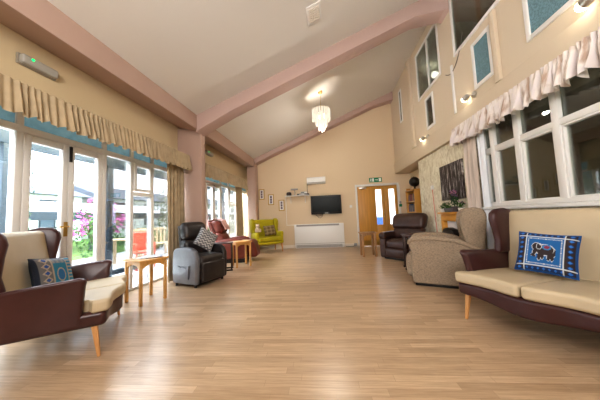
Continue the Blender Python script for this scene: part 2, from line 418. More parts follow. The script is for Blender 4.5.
# ------------------------------------------------------------------ left glazing
def bars(mb, x0, x1, y0, y1, z0, z1, w, wz=None, wb=None):
    wz = wz or w; wb = wb or wz
    mb.box(x0, x1, y0, y0 + w, z0, z1); mb.box(x0, x1, y1 - w, y1, z0, z1)
    mb.box(x0, x1, y0 + w, y1 - w, z1 - wz, z1); mb.box(x0, x1, y0 + w, y1 - w, z0, z0 + wb)
def bay(idx, ya, yb, posts, doors, opener):
    """one window wall: posts, transom, fanlights, a pair of glazed doors, fixed lights"""
    w = sroot('window_%d' % idx, (XG, (ya + yb) / 2, 0)); ox, oy = XG, (ya + yb) / 2
    T = Matrix.Translation((-ox, -oy, 0))
    mb = MB()
    mb.box(XG - .06, XG + .03, ya, yb, 2.155, 2.23, T=T)           # transom
    mb.box(XG - .06, XG + .03, ya, yb, 2.46, 2.50, T=T)
    mb.box(XG - .06, XG + .03, ya, yb, 0, .04, T=T)
    for p in posts: mb.box(XG - .06, XG + .025, p - .032, p + .032, 0, 2.46, T=T)
    mb.build('window_frame', M['frame'], w, bevel=.006)
    for a, b in zip([ya] + posts, posts + [yb]):                    # fanlights and low lights
        if b - a < .1: continue
        MB().box(XG - .012, XG - .004, a, b, 2.23, 2.46, T=T).build('fanlight_pane', M['fanlight'], w, smooth=False)
        if any(abs(a - d0) < .05 for d0, d1 in doors): continue
        if any(d0 - .05 < a and b < d1 + .05 for d0, d1 in doors): continue
        if opener and abs(a - opener[0]) < .01:
            f = MB(); bars(f, XG - .03, XG + .045, a + .035, b - .035, 1.66, 2.15, .05, T and None)
            f.add([], [])
            f.v = [tuple(T @ Vector(v)) for v in f.v]
            o = f.build('casement_frame', M['frame'], w, bevel=.006)
            MB().box(XG - .006, XG + .004, a + .085, b - .085, 1.71, 2.10, T=T).build('pane', M['glass'], o, smooth=False)
            MB().box(XG - .06, XG + .03, a, b, 1.585, 1.65, T=T).build('glazing_bar', M['frame'], w, bevel=.006)
            MB().box(XG - .006, XG + .002, a + .03, b - .03, .04, 1.59, T=T).build('pane', M['glass'], w, smooth=False)
        else:
            MB().box(XG - .006, XG + .002, a + .03, b - .03, .04, 2.16, T=T).build('pane', M['glass'], w, smooth=False)
    return w
def glazed_doors(idx, y0, y1, ajar=False):
    d = sroot('door_%d' % idx, (XG, (y0 + y1) / 2, 0)); ym = (y0 + y1) / 2; oy = ym
    for k, (a, b) in enumerate(((y0, ym), (ym, y1))):
        f = MB(); bars(f, -.03, .03, a - oy + .004, b - oy - .004, .03, 2.15, .066, .08, .28)
        leaf = f.build('door_leaf', M['frame'], d, bevel=.008)
        MB().box(-.005, .005, a - oy + .06, b - oy - .06, .30, 2.08).build('pane', M['glass'], leaf, smooth=False)
    h = MB(); h.box(.03, .042, -.045, -.008, .98, 1.16); h.tube([(.04, -.026, 1.10), (.085, -.026, 1.10), (.09, -.03, 1.10), (.09, -.13, 1.10)], .009)
    h.build('door_handle', M['brass'], d)
    b = MB(); b.box(.03, .045, .0, .028, 1.93, 2.13); b.build('door_bolt', M['black'], d)
    return d
bay(1, .25, 4.75, [.62, 1.38, 2.11, 3.085, 3.58, 4.05], [(2.14, 3.055), (.65, 1.35)], (3.58,))
glazed_doors(1, 2.142, 3.053)
glazed_doors(3, .655, 1.345)
bay(2, 4.8, 9.25, [5.05, 5.985, 6.935, 7.49, 8.2], [(6.02, 6.90)], (7.49,))
glazed_doors(2, 6.02, 6.90)

# ------------------------------------------------------------------ ruffled valances and curtains
def valance(name, label, x, y0, y1, zt, zb, m, amp=.026, pitch=.06, side=1, wild=0.0, group=None, droop=0):
    o = thing(name, label, 'valance', (x, (y0 + y1) / 2, zb), 0, group)
    ny = int((y1 - y0) / pitch * 8); nz = 9; mb = MB(); vs = []; fs = []
    rng = random.Random(name + str(y0))
    ph = [rng.uniform(0, 6.28) for _ in range(8)]
    for i in range(ny + 1):
        y = y0 + (y1 - y0) * i / ny
        w = 2 * PI * (y - y0) / pitch + 2.2 * math.sin(3.1 * y + ph[0]) + 1.6 * math.sin(7.7 * y + ph[1]) + 1.0 * math.sin(17 * y + ph[7])
        am = 1 + .45 * math.sin(5.3 * y + ph[2]) + .3 * math.sin(13.1 * y + ph[3])
        for j in range(nz + 1):
            t = j / nz; z = zt + (zb - zt) * t
            a = amp * (.35 + .65 * t) if t > .2 else amp * .55
            if .17 < t < .3: a = amp * .35
            dx = a * am * math.sin(w + .8 * t * math.sin(4 * y + ph[5])) + wild * t * (math.sin(w * .43 + ph[2] + 2 * t) + .6 * math.sin(w * .29 + ph[3]))
            if t > .25: dx -= side * 0 ; 
            zz = z + (.016 * math.sin(w * .5 + ph[4]) + wild * .35 * math.sin(w * .37 + ph[5])) * t
            yy = y + wild * .5 * t * math.sin(w * .43 + ph[6])
            vs.append((dx - side * (-.04 * t), yy - (y0 + y1) / 2, zz - zb))
    for i in range(ny):
        for j in range(nz):
            a = i * (nz + 1) + j; fs.append((a, a + 1, a + nz + 2, a + nz + 1))
    mb.add(vs, fs); mb.build('frill', m, o)
    xb = XW if side > 0 else (XR - .03)
    b = MB(); b.box(min(xb - x, -side * .03), max(xb - x, -side * .03), y0 - (y0 + y1) / 2 + .02, y1 - (y0 + y1) / 2 - .02, zt - zb - .03, zt - zb - .012)
    b.build('pelmet_board', M['frame'], o)
    return o
valance('valance', 'brown gathered valance over the nearer garden doors', -2.74, .5, 4.40, 2.445, 2.13, M['curtain'], wild=.008)
valance('valance', 'brown gathered valance over the far garden doors beyond the pink column', -2.74, 4.78, 7.78, 2.435, 2.11, M['curtain'], wild=.008)
valance('valance', 'pale satin frilled valance over the wide internal window', 2.34, .5, 4.48, 2.575, 2.25, M['satin'], amp=.024, pitch=.06, side=-1, wild=.04)

def curtain(name, label, x, y0, y1, z0, z1, m, folds, amp=.035, pinch=None, group=None):
    o = thing(name, label, 'curtain', (x, (y0 + y1) / 2, z0), 0, group)
    n = folds * 12; nz = 24; vs = []; fs = []; rng = random.Random(label)
    a1, a2 = rng.uniform(0, 6), rng.uniform(0, 6)
    for i in range(n + 1):
        u = i / n
        for j in range(nz + 1):
            t = j / nz; z = z1 + (z0 - z1) * t
            w = 2 * PI * folds * u + .6 * math.sin(5 * u + a1) + .35 * math.sin(4 * t + a2)
            wd = 1 if not pinch else 1 - pinch * math.exp(-((z - pinch_z) / .5) ** 2)
            y = (u - .5) * (y1 - y0) * wd
            vs.append((amp * (.6 + .4 * t) * math.sin(w), y + .01 * math.sin(w * .5 + 3 * t), z - z0))
    for i in range(n):
        for j in range(nz):
            a = i * (nz + 1) + j; fs.append((a, a + 1, a + nz + 2, a + nz + 1))
    MB().add(vs, fs).build('drape', m, o)
    tk = MB(); tk.box(-.012, .012, -(y1 - y0) / 2, (y1 - y0) / 2, z1 - z0, z1 - z0 + .02); tk.build('heading_tape', m, o)
    return o
pinch_z = .9
curtain('curtain', 'brown curtain drawn back against the pink column', -2.89, 3.93, 4.43, .03, 2.375, M['curtain'], 5, .04)
curtain('curtain', 'brown curtain behind the yellow wingback armchair', -2.86, 7.05, 7.62, .03, 2.38, M['curtain'], 5, .04)
curtain('curtain', 'pink and cream curtain drawn beside the woodland canvas', 2.405, 3.97, 4.29, .05, 2.40, M['rcurtain'], 6, .025)
curtain('net_curtain', 'white net curtain hanging at the corner of the internal window', 2.405, 3.75, 3.92, .5, 2.38, M['net'], 3, .02)

# ------------------------------------------------------------------ right lower windows and the dim room behind
w = sroot('window_3', (XL, 2.1, 1.13)); T = Matrix.Translation((-XL, -2.1, -1.13))
mb = MB(); x0, x1 = XL - .015, XL + .07
mb.box(x0 - .004, x1, .35, 3.93, 2.37, 2.428, T=T); mb.box(x0 - .004, x1, .35, 3.93, 1.132, 1.175, T=T); mb.box(x0 + .006, x1 - .006, .35, 3.93, 1.935, 2.005, T=T)
MUL = [3.88, 3.66, 3.22, 2.71, 2.13, 1.55, .97, .39]
for y in MUL: mb.box(x0, x1, y - .04, y + .04, 1.15, 2.40, T=T)
mb.build('window_frame', M['white'], w, bevel=.003)
for a, b in zip(MUL[1:], MUL):
    if b - a < .1: continue
    f = MB(); bars(f, XL + .0, XL + .055, a + .04, b - .04, 1.175, 1.935, .022); f.v = [tuple(T @ Vector(v)) for v in f.v]
    s = f.build('sash_frame', M['white'], w, bevel=.004)
    MB().box(XL + .03, XL + .036, a + .055, b - .055, 1.19, 1.92, T=T).build('pane', M['darkglass'], s, smooth=False)
    MB().box(XL + .03, XL + .036, a + .04, b - .04, 2.0, 2.37, T=T).build('pane', M['darkglass'], w, smooth=False)
MB().box(XL - .06, XL + .02, .3, 3.96, 1.085, 1.13, T=T).build('window_sill', M['white'], w, bevel=.008)
# room behind
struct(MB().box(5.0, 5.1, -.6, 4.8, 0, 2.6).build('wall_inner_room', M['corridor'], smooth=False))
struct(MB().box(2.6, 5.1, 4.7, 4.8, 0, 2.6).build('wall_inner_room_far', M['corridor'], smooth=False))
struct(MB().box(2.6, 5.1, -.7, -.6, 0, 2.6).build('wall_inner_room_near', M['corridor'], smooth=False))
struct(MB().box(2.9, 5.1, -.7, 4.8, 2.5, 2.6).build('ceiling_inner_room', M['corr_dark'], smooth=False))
mb = MB(); mb.box(4.96, 5.0, 1.3, 2.15, 0, 2.0); d = sroot('door_5', (0, 0, 0)); mb.build('door_leaf', M['skirting'], d, bevel=.01)

# upper windows
k = 4
for key, (y0, y1, z0, z1) in UPW.items():
    w = sroot('window_%d' % k, (XR, (y0 + y1) / 2, z0)); k += 1
    T = Matrix.Translation((-XR, -(y0 + y1) / 2, -z0)); fr = MB(); fw_ = .055 if key[0] in 's' or key in ('w3', 'w4') else .045
    if key == 'n1': fw_ = .035
    bars(fr, XR - .022, XR + .02, y0, y1, z0, z1, fw_); fr.v = [tuple(T @ Vector(v)) for v in fr.v]
    if key in ('w2', 'w3'):
        ms = [(y0 + y1) / 2 - .05] if key == 'w2' else []
        for m_ in ms: fr.box(XR - .016, XR + .015, m_ - .03, m_ + .03, z0 + .01, z1 - .01, T=T)
    fr.build('window_frame', M['white'] if key in ('s2', 's3', 'w4', 'n1') else M['frame'], w, bevel=.006)
    g = M['frosted'] if key in ('s3', 'w4') else M['darkglass']
    MB().box(XR - .006, XR + .001, y0 + .02, y1 - .02, z0 + .02, z1 - .02, T=T).build('pane', g, w, smooth=False)
struct(MB().box(4.2, 4.3, YB, D, 2.8, 5.6).build('wall_upstairs', M['corridor'], smooth=False))
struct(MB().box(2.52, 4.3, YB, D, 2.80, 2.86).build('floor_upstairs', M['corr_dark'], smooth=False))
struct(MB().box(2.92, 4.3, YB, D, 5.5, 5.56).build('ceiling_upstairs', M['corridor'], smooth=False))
struct(MB().box(2.55, 4.3, 8.2, D + .05, 2.86, 5.6).build('wall_upstairs_end', M['corridor'], smooth=False))
o = thing('curtain', 'orange hanging seen through the big upstairs window', 'curtain', (2.8, 4.2, 3.7))
MB().box(-.01, .01, -.05, .05, 0, 1.6).build('drape', M['orangeclo'], o, bevel=.004)

# ------------------------------------------------------------------ back wall: doors, sign, fixtures
d = sroot('door_4', (1.73, D, 0))
mb = MB(); mb.box(-.735, -.67, -.03, .1, 0, 2.13); mb.box(.67, .735, -.03, .1, 0, 2.13); mb.box(-.67, .67, -.03, .1, 2.06, 2.13)
mb.build('door_frame', M['white'], d, bevel=.008)
def leaf(a, b, g0, g1):
    f = MB(); f.box(a, g0, 0, .045, .01, 2.05); f.box(g1, b, 0, .045, .01, 2.05); f.box(g0, g1, 0, .045, .01, .72); f.box(g0, g1, 0, .045, 1.93, 2.05)
    l = f.build('door_leaf', M['doorwood'], d, bevel=.004)
    MB().box(g0, g1, .018, .026, .72, 1.93).build('pane', M['glass'], l, smooth=False)
    return l
l1 = leaf(-.665, .235, -.055, .145); l2 = leaf(.24, .665, .385, .575)
h = MB(); h.tube([(.20, -.0, 1.25), (.20, -.05, 1.25), (.20, -.05, .98), (.20, 0, .98)], .011); h.build('door_handle', M['brass'], l1)
c = MB(); c.box(-.60, -.36, -.06, 0, 1.975, 2.03); c.tube([(-.5, -.05, 2.03), (-.42, -.12, 2.045), (-.3, -.02, 2.06)], .01); c.build('door_closer', M['metal'], l1, bevel=.005)
MB().box(-.66, .23, -.004, .001, .03, .19).build('kick_plate', M['brass'], l1)
# corridor beyond the doors, its end wall glowing by itself
struct(MB().box(.6, 2.9, 10.4, 10.5, 0, 2.8).build('wall_corridor', M['glowcorr'], smooth=False))
struct(MB().box(.6, 2.9, D + .3, 10.5, -.05, 0).build('floor_corridor', M['floor'], smooth=False))
o = thing('chair', 'blue chair in the corridor seen through the double door glass', 'chair', (2.15, 9.9, 0))
MB().pad(-.28, .28, -.25, .25, .42, .52, .03, 4).build('seat', M['bluepl'], o)
MB().pad(-.28, .28, .2, .28, .5, .95, .03, 4).build('backrest', M['bluepl'], o)
for sx in (-.24, .24):
    for sy in (-.2, .22): MB().cone((sx, sy, 0), (sx, sy, .43), .015, .015).build('leg', M['metal'], o)

o = thing('exit_sign', 'green fire exit sign above the oak double doors', 'sign', (1.71, D, 2.19))
MB().box(-.215, .215, -.012, 0, 0, .155).build('sign_panel', M['green'], o, bevel=.003)
s = MB()  # running figure, arrow, door, all white
s.cone((-.155, -.0125, .125), (-.155, -.0145, .125), .014, .014, 12)
for p, q, r_ in (((-.155, .11), (-.165, .07), .012), ((-.165, .07), (-.19, .03), .009), ((-.165, .07), (-.14, .045), .009), ((-.14, .045), (-.15, .02), .008), ((-.155, .1), (-.13, .085), .008), ((-.158, .1), (-.185, .08), .008)):
    s.tube([(p[0], -.0135, p[1]), (q[0], -.0135, q[1])], r_, 6)
s.box(-.115, -.055, -.0145, -.0122, .02, .135)
s.tube([(-.02, -.0135, .077), (.05, -.0135, .077)], .009, 6); s.prism([(.045, .045), (.045, .11), (.08, .077)], -.0145, -.0122, 'y')
s.box(.105, .185, -.0145, -.0122, .02, .135); 
s.build('pictogram', M['signwhite'], o)

o = thing('flat_screen_tv', 'wall mounted black flat screen television above the fan convector', 'television', (-.04, D - .045, 1.16))
mb = MB(); mb.box(-.53, .53, -.06, 0, 0, .65); mb.build('bezel', M['black'], o, bevel=.008)
MB().box(-.485, .485, -.064, -.058, .075, .605).build('screen', M['screen'], o, smooth=False)
MB().box(-.2, .2, 0, .03, .2, .5).build('wall_bracket', M['darkmetal'], o)
MB().box(-.05, .05, -.064, -.058, .025, .04).build('badge', M['metal'], o)
mb = MB(); mb.tube([(-.36 + .25 * t, .02, -.0 - .13 * math.sin(PI * t)) for t in [i / 12 for i in range(13)]], .007, 6); mb.build('cable', M['cable'], o)
mb = MB(); mb.tube([(-.42 + .3 * t, .02, -.0 - .06 * math.sin(PI * t)) for t in [i / 12 for i in range(13)]], .007, 6); mb.build('cable', M['cable'], o)

o = thing('air_conditioner', 'slim white wall air conditioner above the television', 'air conditioner', (-.345, D, 2.24))
mb = MB(); mb.prism([(0, 0), (-.12, 0.0), (-.17, .06), (-.175, .2), (-.15, .235), (0, .235)], -.33, .33, 'x'); mb.build('casing', M['applwhite'], o, bevel=.012)
MB().box(-.30, .30, -.168, -.13, .028, .05).build('louvre', M['grille'], o, bevel=.003)
mb = MB(); mb.tube([(-.325, -.015, .1), (-.335, -.015, -.1), (-.335, -.015, -.36)], .008, 6); mb.build('cable', M['cable'], o)

o = thing('fan_convector', 'large white fan convector heater standing below the television', 'heater', (-.33, D, 0))
mb = MB(); mb.box(-.86, .86, -.13, 0, .05, .83); mb.box(-.84, .84, -.11, 0, 0, .05); mb.build('casing', M['applwhite'], o, bevel=.01)
g = MB(); g.box(-.78, .70, -.135, -.02, .755, .815); g.build('outlet_grille', M['grille'], o)
g = MB()
for i in range(4): g.box(-.80, .78, -.134, -.128, .035 + i * .022, .048 + i * .022)
g.build('inlet_grille', M['grille'], o)
MB().box(-.85, .85, -.136, -.128, .155, .165).build('panel_seam', M['grille'], o)

def frame(x0, x1, z0, z1, label, n):
    o = thing('picture_frame', label, 'picture', ((x0 + x1) / 2, D, z0), 0, None)
    w = x1 - x0; hh = z1 - z0
    mb = MB(); b = .032
    mb.box(-w / 2, -w / 2 + b, -.03, 0, 0, hh); mb.box(w / 2 - b, w / 2, -.03, 0, 0, hh); mb.box(-w / 2 + b, w / 2 - b, -.03, 0, 0, b); mb.box(-w / 2 + b, w / 2 - b, -.03, 0, hh - b, hh)
    mb.build('frame', M['gold'], o, bevel=.006)
    MB().box(-w / 2 + b, w / 2 - b, -.014, 0, b, hh - b).build('mount', M['paper'], o)
    for i in range(3):
        zc = hh * (.26 + .24 * i); MB().pad(-.034, .034, -.017, -.012, zc - .04, zc + .04, .003, 2).build('print', M['photo'], o)
frame(-2.465, -2.255, 1.78, 2.165, 'gilt framed trio of small pictures nearest the pink corner column, hung highest', 3)
frame(-2.125, -1.91, 1.57, 1.96, 'gilt framed trio of small pictures, middle of the stepped row', 3)
frame(-1.74, -1.53, 1.34, 1.74, 'gilt framed trio of small pictures closest to the wall shelf, hung lowest', 3)

o = thing('wall_shelf', 'small white bracket shelf holding equipment beside the television', 'shelf', (-1.04, D, 1.83))
MB().box(-.42, .42, -.26, 0, 0, .025).build('board', M['white'], o, bevel=.004)
for sx in (-.25, .27):
    b = MB(); b.box(sx - .012, sx + .012, -.012, 0, -.24, 0); b.box(sx - .012, sx + .012, -.22, 0, -.014, 0)
    b.tube([(sx, -.2, -.01), (sx, -.12, -.05), (sx, -.04, -.14), (sx, -.006, -.22)], .007, 6); b.build('bracket', M['white'], o)
o = thing('speaker', 'small black rounded speaker on the left end of the white shelf', 'speaker', (-1.33, D - .13, 1.855))
MB().pad(-.085, .085, -.08, .08, 0, .13, .05, 5).build('housing', M['black'], o)
MB().cone((0, -.078, .065), (0, -.085, .065), .05, .045, 16).build('cone', M['darkmetal'], o)
o = thing('disc_player', 'flat black disc player on the white shelf', 'player', (-.82, D - .14, 1.855))
MB().box(-.21, .21, -.11, .11, 0, .05).build('casing', M['black'], o, bevel=.005)
MB().box(-.14, .05, -.114, -.109, .018, .032).build('display', M['metal'], o)
o = thing('receiver_box', 'small silver receiver box on top of the black disc player', 'receiver', (-.80, D - .14, 1.905))
MB().box(-.11, .11, -.08, .08, 0, .07).build('casing', M['metal'], o, bevel=.01)
MB().box(-.08, .03, -.083, -.078, .02, .05).build('display', M['black'], o)
o = thing('camera_arm', 'grey jointed lamp-like arm standing on the white shelf', 'camera', (-1.13, D - .12, 1.855))
MB().lathe([(.05, 0), (.05, .015), (.015, .02)], 16).build('base', M['grille'], o)
b = MB(); b.tube([(0, 0, .02), (.02, 0, .1), (.0, 0, .2)], .012, 8); b.build('stem', M['grille'], o)
MB().box(-.13, .12, -.05, .05, .2, .25).build('head', M['grille'], o, bevel=.012)
o = thing('cable_trunking', 'white vertical cable trunking dropping from the wall shelf', 'trunking', (-1.47, D, .82))
MB().box(-.015, .015, -.02, 0, 0, 1.06).build('channel', M['trunking'], o, bevel=.003)
MB().box(-.015, .30, -.02, 0, -.02, .01).build('channel', M['trunking'], o, bevel=.003)
o = thing('light_switch', 'white light switch on the back wall left of the double doors', 'switch', (.82, D, 1.345))
MB().box(-.043, .043, -.012, 0, 0, .086).build('plate', M['white'], o, bevel=.003)
MB().box(-.012, .012, -.018, -.01, .028, .058).build('rocker', M['applwhite'], o, bevel=.002)
o = thing('break_glass_unit', 'green emergency door release on the frame right of the double doors', 'door release', (2.475, D, 1.30))
MB().box(-.045, .045, -.05, 0, 0, .09).build('housing', M['green'], o, bevel=.006)
MB().box(-.035, .035, -.03, 0, .10, .19).build('keypad', M['grille'], o, bevel=.004)
MB().box(-.012, .012, -.015, 0, .19, .75).build('conduit', M['white'], o); MB().box(-.012, .012, -.015, 0, -1.25, 0).build('conduit', M['white'], o)
o = thing('socket_adapter', 'grey plug adapter on the skirting beside the door frame', 'plug', (.90, D - .03, .03))
MB().pad(-.05, .05, -.06, 0, 0, .09, .015, 3).build('housing', M['grille'], o)
b = MB(); b.tube([(0, -.05, .03), (-.1, -.04, -.022), (-.2, -.02, -.022), (-.33, -.02, -.02)], .007, 6); b.build('cable', M['cable'], o)

# emergency lights
def emergency(y, z, L, label):
    o = thing('emergency_wall_lamp', label, 'emergency light', (XW, y, z))
    MB().box(0, .03, -L / 2, L / 2, -.055, .055).build('base', M['emerb'], o, bevel=.008)
    MB().pad(.02, .08, -L / 2 + .01, L / 2 - .01, -.047, .047, .02, 5).build('diffuser', M['emer'], o)
    MB().cone((.075, -L / 2 + .09, .018), (.086, -L / 2 + .09, .018), .014, .012).build('indicator', M['led'], o)
emergency(2.07, 2.83, .34, 'emergency light bulkhead with green indicator above the nearer brown valance')
emergency(5.72, 2.86, .36, 'emergency light with green indicator on the wall beyond the pink column')

# ceiling hatch plate, follows the slope
sl = math.atan(.4035)
o = thing('ceiling_vent', 'square white vent plate on the sloping ceiling', 'vent', (-.06, 3.42, cz(-.06))); o.rotation_euler = (0, -sl, 0)
MB().box(-.12, .12, -.17, .17, -.022, .0).build('plate', M['frame'], o, bevel=.006)
g = MB()
for i in range(7): g.box(-.085, .085, -.125 + i * .036, -.108 + i * .036, -.03, -.02)
g.build('louvres', M['trunking'], o)

# chandelier
o = thing('chandelier', 'tiered crystal chandelier lit and hanging from the sloping ceiling', 'chandelier', (-.037, 5.77, cz(-.037)))
MB().lathe([(.06, .02), (.06, -.02), (.03, -.05), (.012, -.055)], 20).build('ceiling_rose', M['brass'], o)
b = MB(); b.cone((0, 0, -.05), (0, 0, -.48), .006, .006, 8); b.build('chain', M['brass'], o)
tiers = [(.225, -.47, .34, 22), (.15, -.62, .32, 15), (.085, -.76, .28, 9)]
for r_, z_, L_, n_ in tiers:
    b = MB(); b.tube([(r_ * math.cos(2 * PI * i / 32), r_ * math.sin(2 * PI * i / 32), z_) for i in range(33)], .007, 6)
    b.build('ring', M['brass'], o)
    for i in range(n_):
        a = 2 * PI * i / n_; cx, cy = r_ * math.cos(a), r_ * math.sin(a)
        Tq = Matrix.Translation((cx, cy, 0)) @ Matrix.Rotation(a, 4, 'Z')
        dz = .02 * ((i * 7) % 3)
        q = MB(); q.prism([(-.022, z_), (.022, z_), (.024, z_ - L_ * .5), (.016, z_ - L_ * .72 - dz), (0, z_ - L_ * .78 - dz), (-.016, z_ - L_ * .72 - dz), (-.024, z_ - L_ * .5)], -.004, .004, 'x', T=Tq)
        q.build('crystal_drop', M['crystal'], o, smooth=False)
for i in range(3):
    a = 2 * PI * i / 3
    MB().lathe([(.001, -.55), (.02, -.57), (.025, -.61), (.012, -.65), (.012, -.68)], 12, T=Matrix.Translation((.08 * math.cos(a), .08 * math.sin(a), .0))).build('bulb', M['bulb'], o)

# wall spotlights
def spot(y, z, label):
    o = thing('wall_spotlight', label, 'spotlight', (XR - .03 if z < 2.8 else XR, y, z), 0, None)
    m_ = MB(); m_.cone((0, 0, 0), (-.035, 0, 0), .05, .045, 20); m_.build('mount', M['metal'], o, bevel=.004)
    m_ = MB(); m_.tube([(-.03, 0, 0), (-.075, .02, -.0), (-.09, .045, 0)], .012, 8); m_.build('arm', M['metal'], o)
    m_ = MB(); m_.lathe([(.03, 0), (.045, .03), (.048, .075), (.04, .08)], 18, T=Tm((-.09, .03, 0), rx=R(-100))); m_.build('shade', M['metal'], o)
    m_ = MB(); m_.lathe([(.002, .135), (.03, .125), (.046, .10), (.042, .075), (.02, .06)], 18, T=Tm((-.09, .03, 0), rx=R(-100))); m_.build('bulb', M['bulb'], o)
    return o
spot(3.86, 2.91, 'lit wall spotlight under the small frosted window, middle of the three')
spot(5.60, 2.82, 'lit wall spotlight furthest down the room, above the textured wall')
spot(2.09, 2.86, 'lit wall spotlight nearest, at the top corner over the frilled valance')
o = thing('pipe_casing', 'white vertical pipe casing on the upper wall below the big upstairs window', 'pipe', (XR, 4.40, 2.845))
MB().box(-.03, 0, -.025, .025, 0, .90).build('casing', M['frame'], o, bevel=.006)
o = thing('loose_wire', 'thin dark wire drooping on the upper wall', 'wire', (XR - .012, 4.4, 3.6))
m_ = MB(); m_.tube([(0, .22 - .62 * t, .10 + .35 * t * t - .55 * t * (1 - t)) for t in [i / 14 for i in range(15)]], .006, 6); m_.build('strand', M['cable'], o)

# ------------------------------------------------------------------ alcove bookcase and globe
o = thing('bookcase', 'tall oak open bookcase standing in the alcove by the double doors', 'bookcase', (2.55, 7.54, 0))
mb = MB(); W = .36; Hh = 1.78
for s_ in (-1, 1): MB().box(0, .28, s_ * W - .012, s_ * W + .012, 0, Hh - .03).build('side_panel', M['doorwood'], o, bevel=.003)
MB().box(-.015, .29, -W - .025, W + .025, Hh - .03, Hh).build('top', M['doorwood'], o, bevel=.005)
MB().box(.268, .28, -W, W, .05, Hh - .03).build('back_panel', M['walnut'], o)
MB().box(.0, .27, -W, W, .0, .09).build('plinth', M['doorwood'], o)
SH = [.42, .76, 1.10, 1.42]
for z in SH: MB().box(.01, .27, -W + .01, W - .01, z - .01, z + .01).build('shelf', M['doorwood'], o)
rb = random.Random(3)
ORD = 'first second third fourth fifth sixth seventh eighth ninth tenth eleventh twelfth thirteenth fourteenth fifteenth sixteenth seventeenth eighteenth nineteenth twentieth'.split()
for lev, z in enumerate([.10] + [q + .012 for q in SH]):
    y = .33; nb = 0
    lname = ['bottom shelf', 'second lowest shelf', 'middle shelf', 'second highest shelf', 'top shelf'][lev]
    while y > -.12 if lev % 2 else y > -.25:
        t = rb.uniform(.025, .05); hh = rb.uniform(.18, .25); m_ = rb.choice([M['books'], M['bookb'], M['bookd']])
        cname = 'red' if m_ is M['books'] else ('navy' if m_ is M['bookb'] else 'tan')
        bk = MB(); bk.box(0, .16, -t, 0, 0, hh); q = bk.build('book', m_, None, bevel=.003, loc=(2.55 + .05, 7.54 + y, z))
        tag(q, '%s book, %s from the door end, %s of the oak bookcase' % (cname, ORD[min(nb, 19)], lname), 'book', 'books in the oak bookcase'); nb += 1
        y -= t + .003
o = thing('globe', 'dark globe on a stand on top of the oak bookcase', 'globe', (2.67, 7.42, 1.78))
MB().lathe([(.09, 0), (.09, .015), (.03, .03), (.02, .07), (.03, .09)], 20).build('base', M['darkmetal'], o)
MB().lathe([(.15 * math.sin(PI * i / 18) + .0005, .235 - .15 * math.cos(PI * i / 18)) for i in range(19)], 28).build('sphere', M['globe'], o)
b = MB(); b.tube([(0, .165 * math.sin(a), .235 - .165 * math.cos(a)) for a in [PI * i / 16 for i in range(17)]], .007, 6); b.build('meridian', M['darkmetal'], o)
o = thing('trinket_box', 'little wooden trinket on the front corner of the bookcase top', 'ornament', (2.60, 7.80, 1.78))
MB().box(-.05, .05, -.05, .05, 0, .05).build('box_body', M['pine'], o, bevel=.006)
MB().box(-.054, .054, -.054, .054, .05, .068).build('lid', M['pine'], o, bevel=.005)

# ------------------------------------------------------------------ textured wall: canvas, pull cord, fireplace
o = thing('canvas_picture', 'dark woodland canvas with silver trunks hung above the fireplace', 'picture', (XL, 4.84, 1.31))
MB().box(-.035, 0, -.41, .41, 0, .71).build('canvas', M['canvas'], o, bevel=.004)
o = thing('pull_cord', 'red emergency pull cord hanging from a white box on the textured wall', 'pull cord', (XL, 5.69, 1.60))
MB().box(-.035, 0, -.045, .045, 0, .09).build('ceiling_box', M['white'], o, bevel=.006)
b = MB(); b.tube([(-.02, 0, 0), (-.02, -.02, -.3), (-.02, -.04, -.6), (-.02, -.09, -1.3)], .006, 6); b.build('cord', M['redcord'], o)
b = MB(); b.prism([(-.09 - .03, -1.36), (-.09 + .03, -1.36), (-.09, -1.3)], -.03, -.01, 'x'); b.build('handle', M['redcord'], o)

FX = 2.20
o = thing('fireplace', 'orange pine fireplace surround with white hearth panel against the textured wall', 'fireplace', (XL, 4.70, 0))
MB().box(-.22, 0, -.39, .39, 1.035, 1.07).build('mantel_shelf', M['pine'], o, bevel=.008)
MB().box(-.17, 0, -.355, .355, .90, 1.035).build('frieze', M['pine'], o, bevel=.004)
for s_ in (-1, 1): MB().box(-.17, 0, s_ * .31 - .05, s_ * .31 + .05, 0, .90).build('jamb', M['pine'], o, bevel=.004)
MB().box(-.10, 0, -.26, .26, 0, .90).build('back_panel', M['white'], o)
MB().box(-.34, 0, -.38, .38, 0, .05).build('hearth', M['white'], o, bevel=.005)
o = thing('electric_fire', 'black electric fire standing in the pine fireplace', 'fire', (2.27, 4.70, .0525))
mb = MB(); mb.prism([(-.22, 0), (.22, 0), (.22, .62), (.16, .70), (.0, .73), (-.16, .70), (-.22, .62)], -.06, .05, 'x'); mb.build('casing', M['black'], o, bevel=.01)
MB().box(-.066, -.058, -.17, .17, .12, .45).build('window_pane', M['screen'], o)

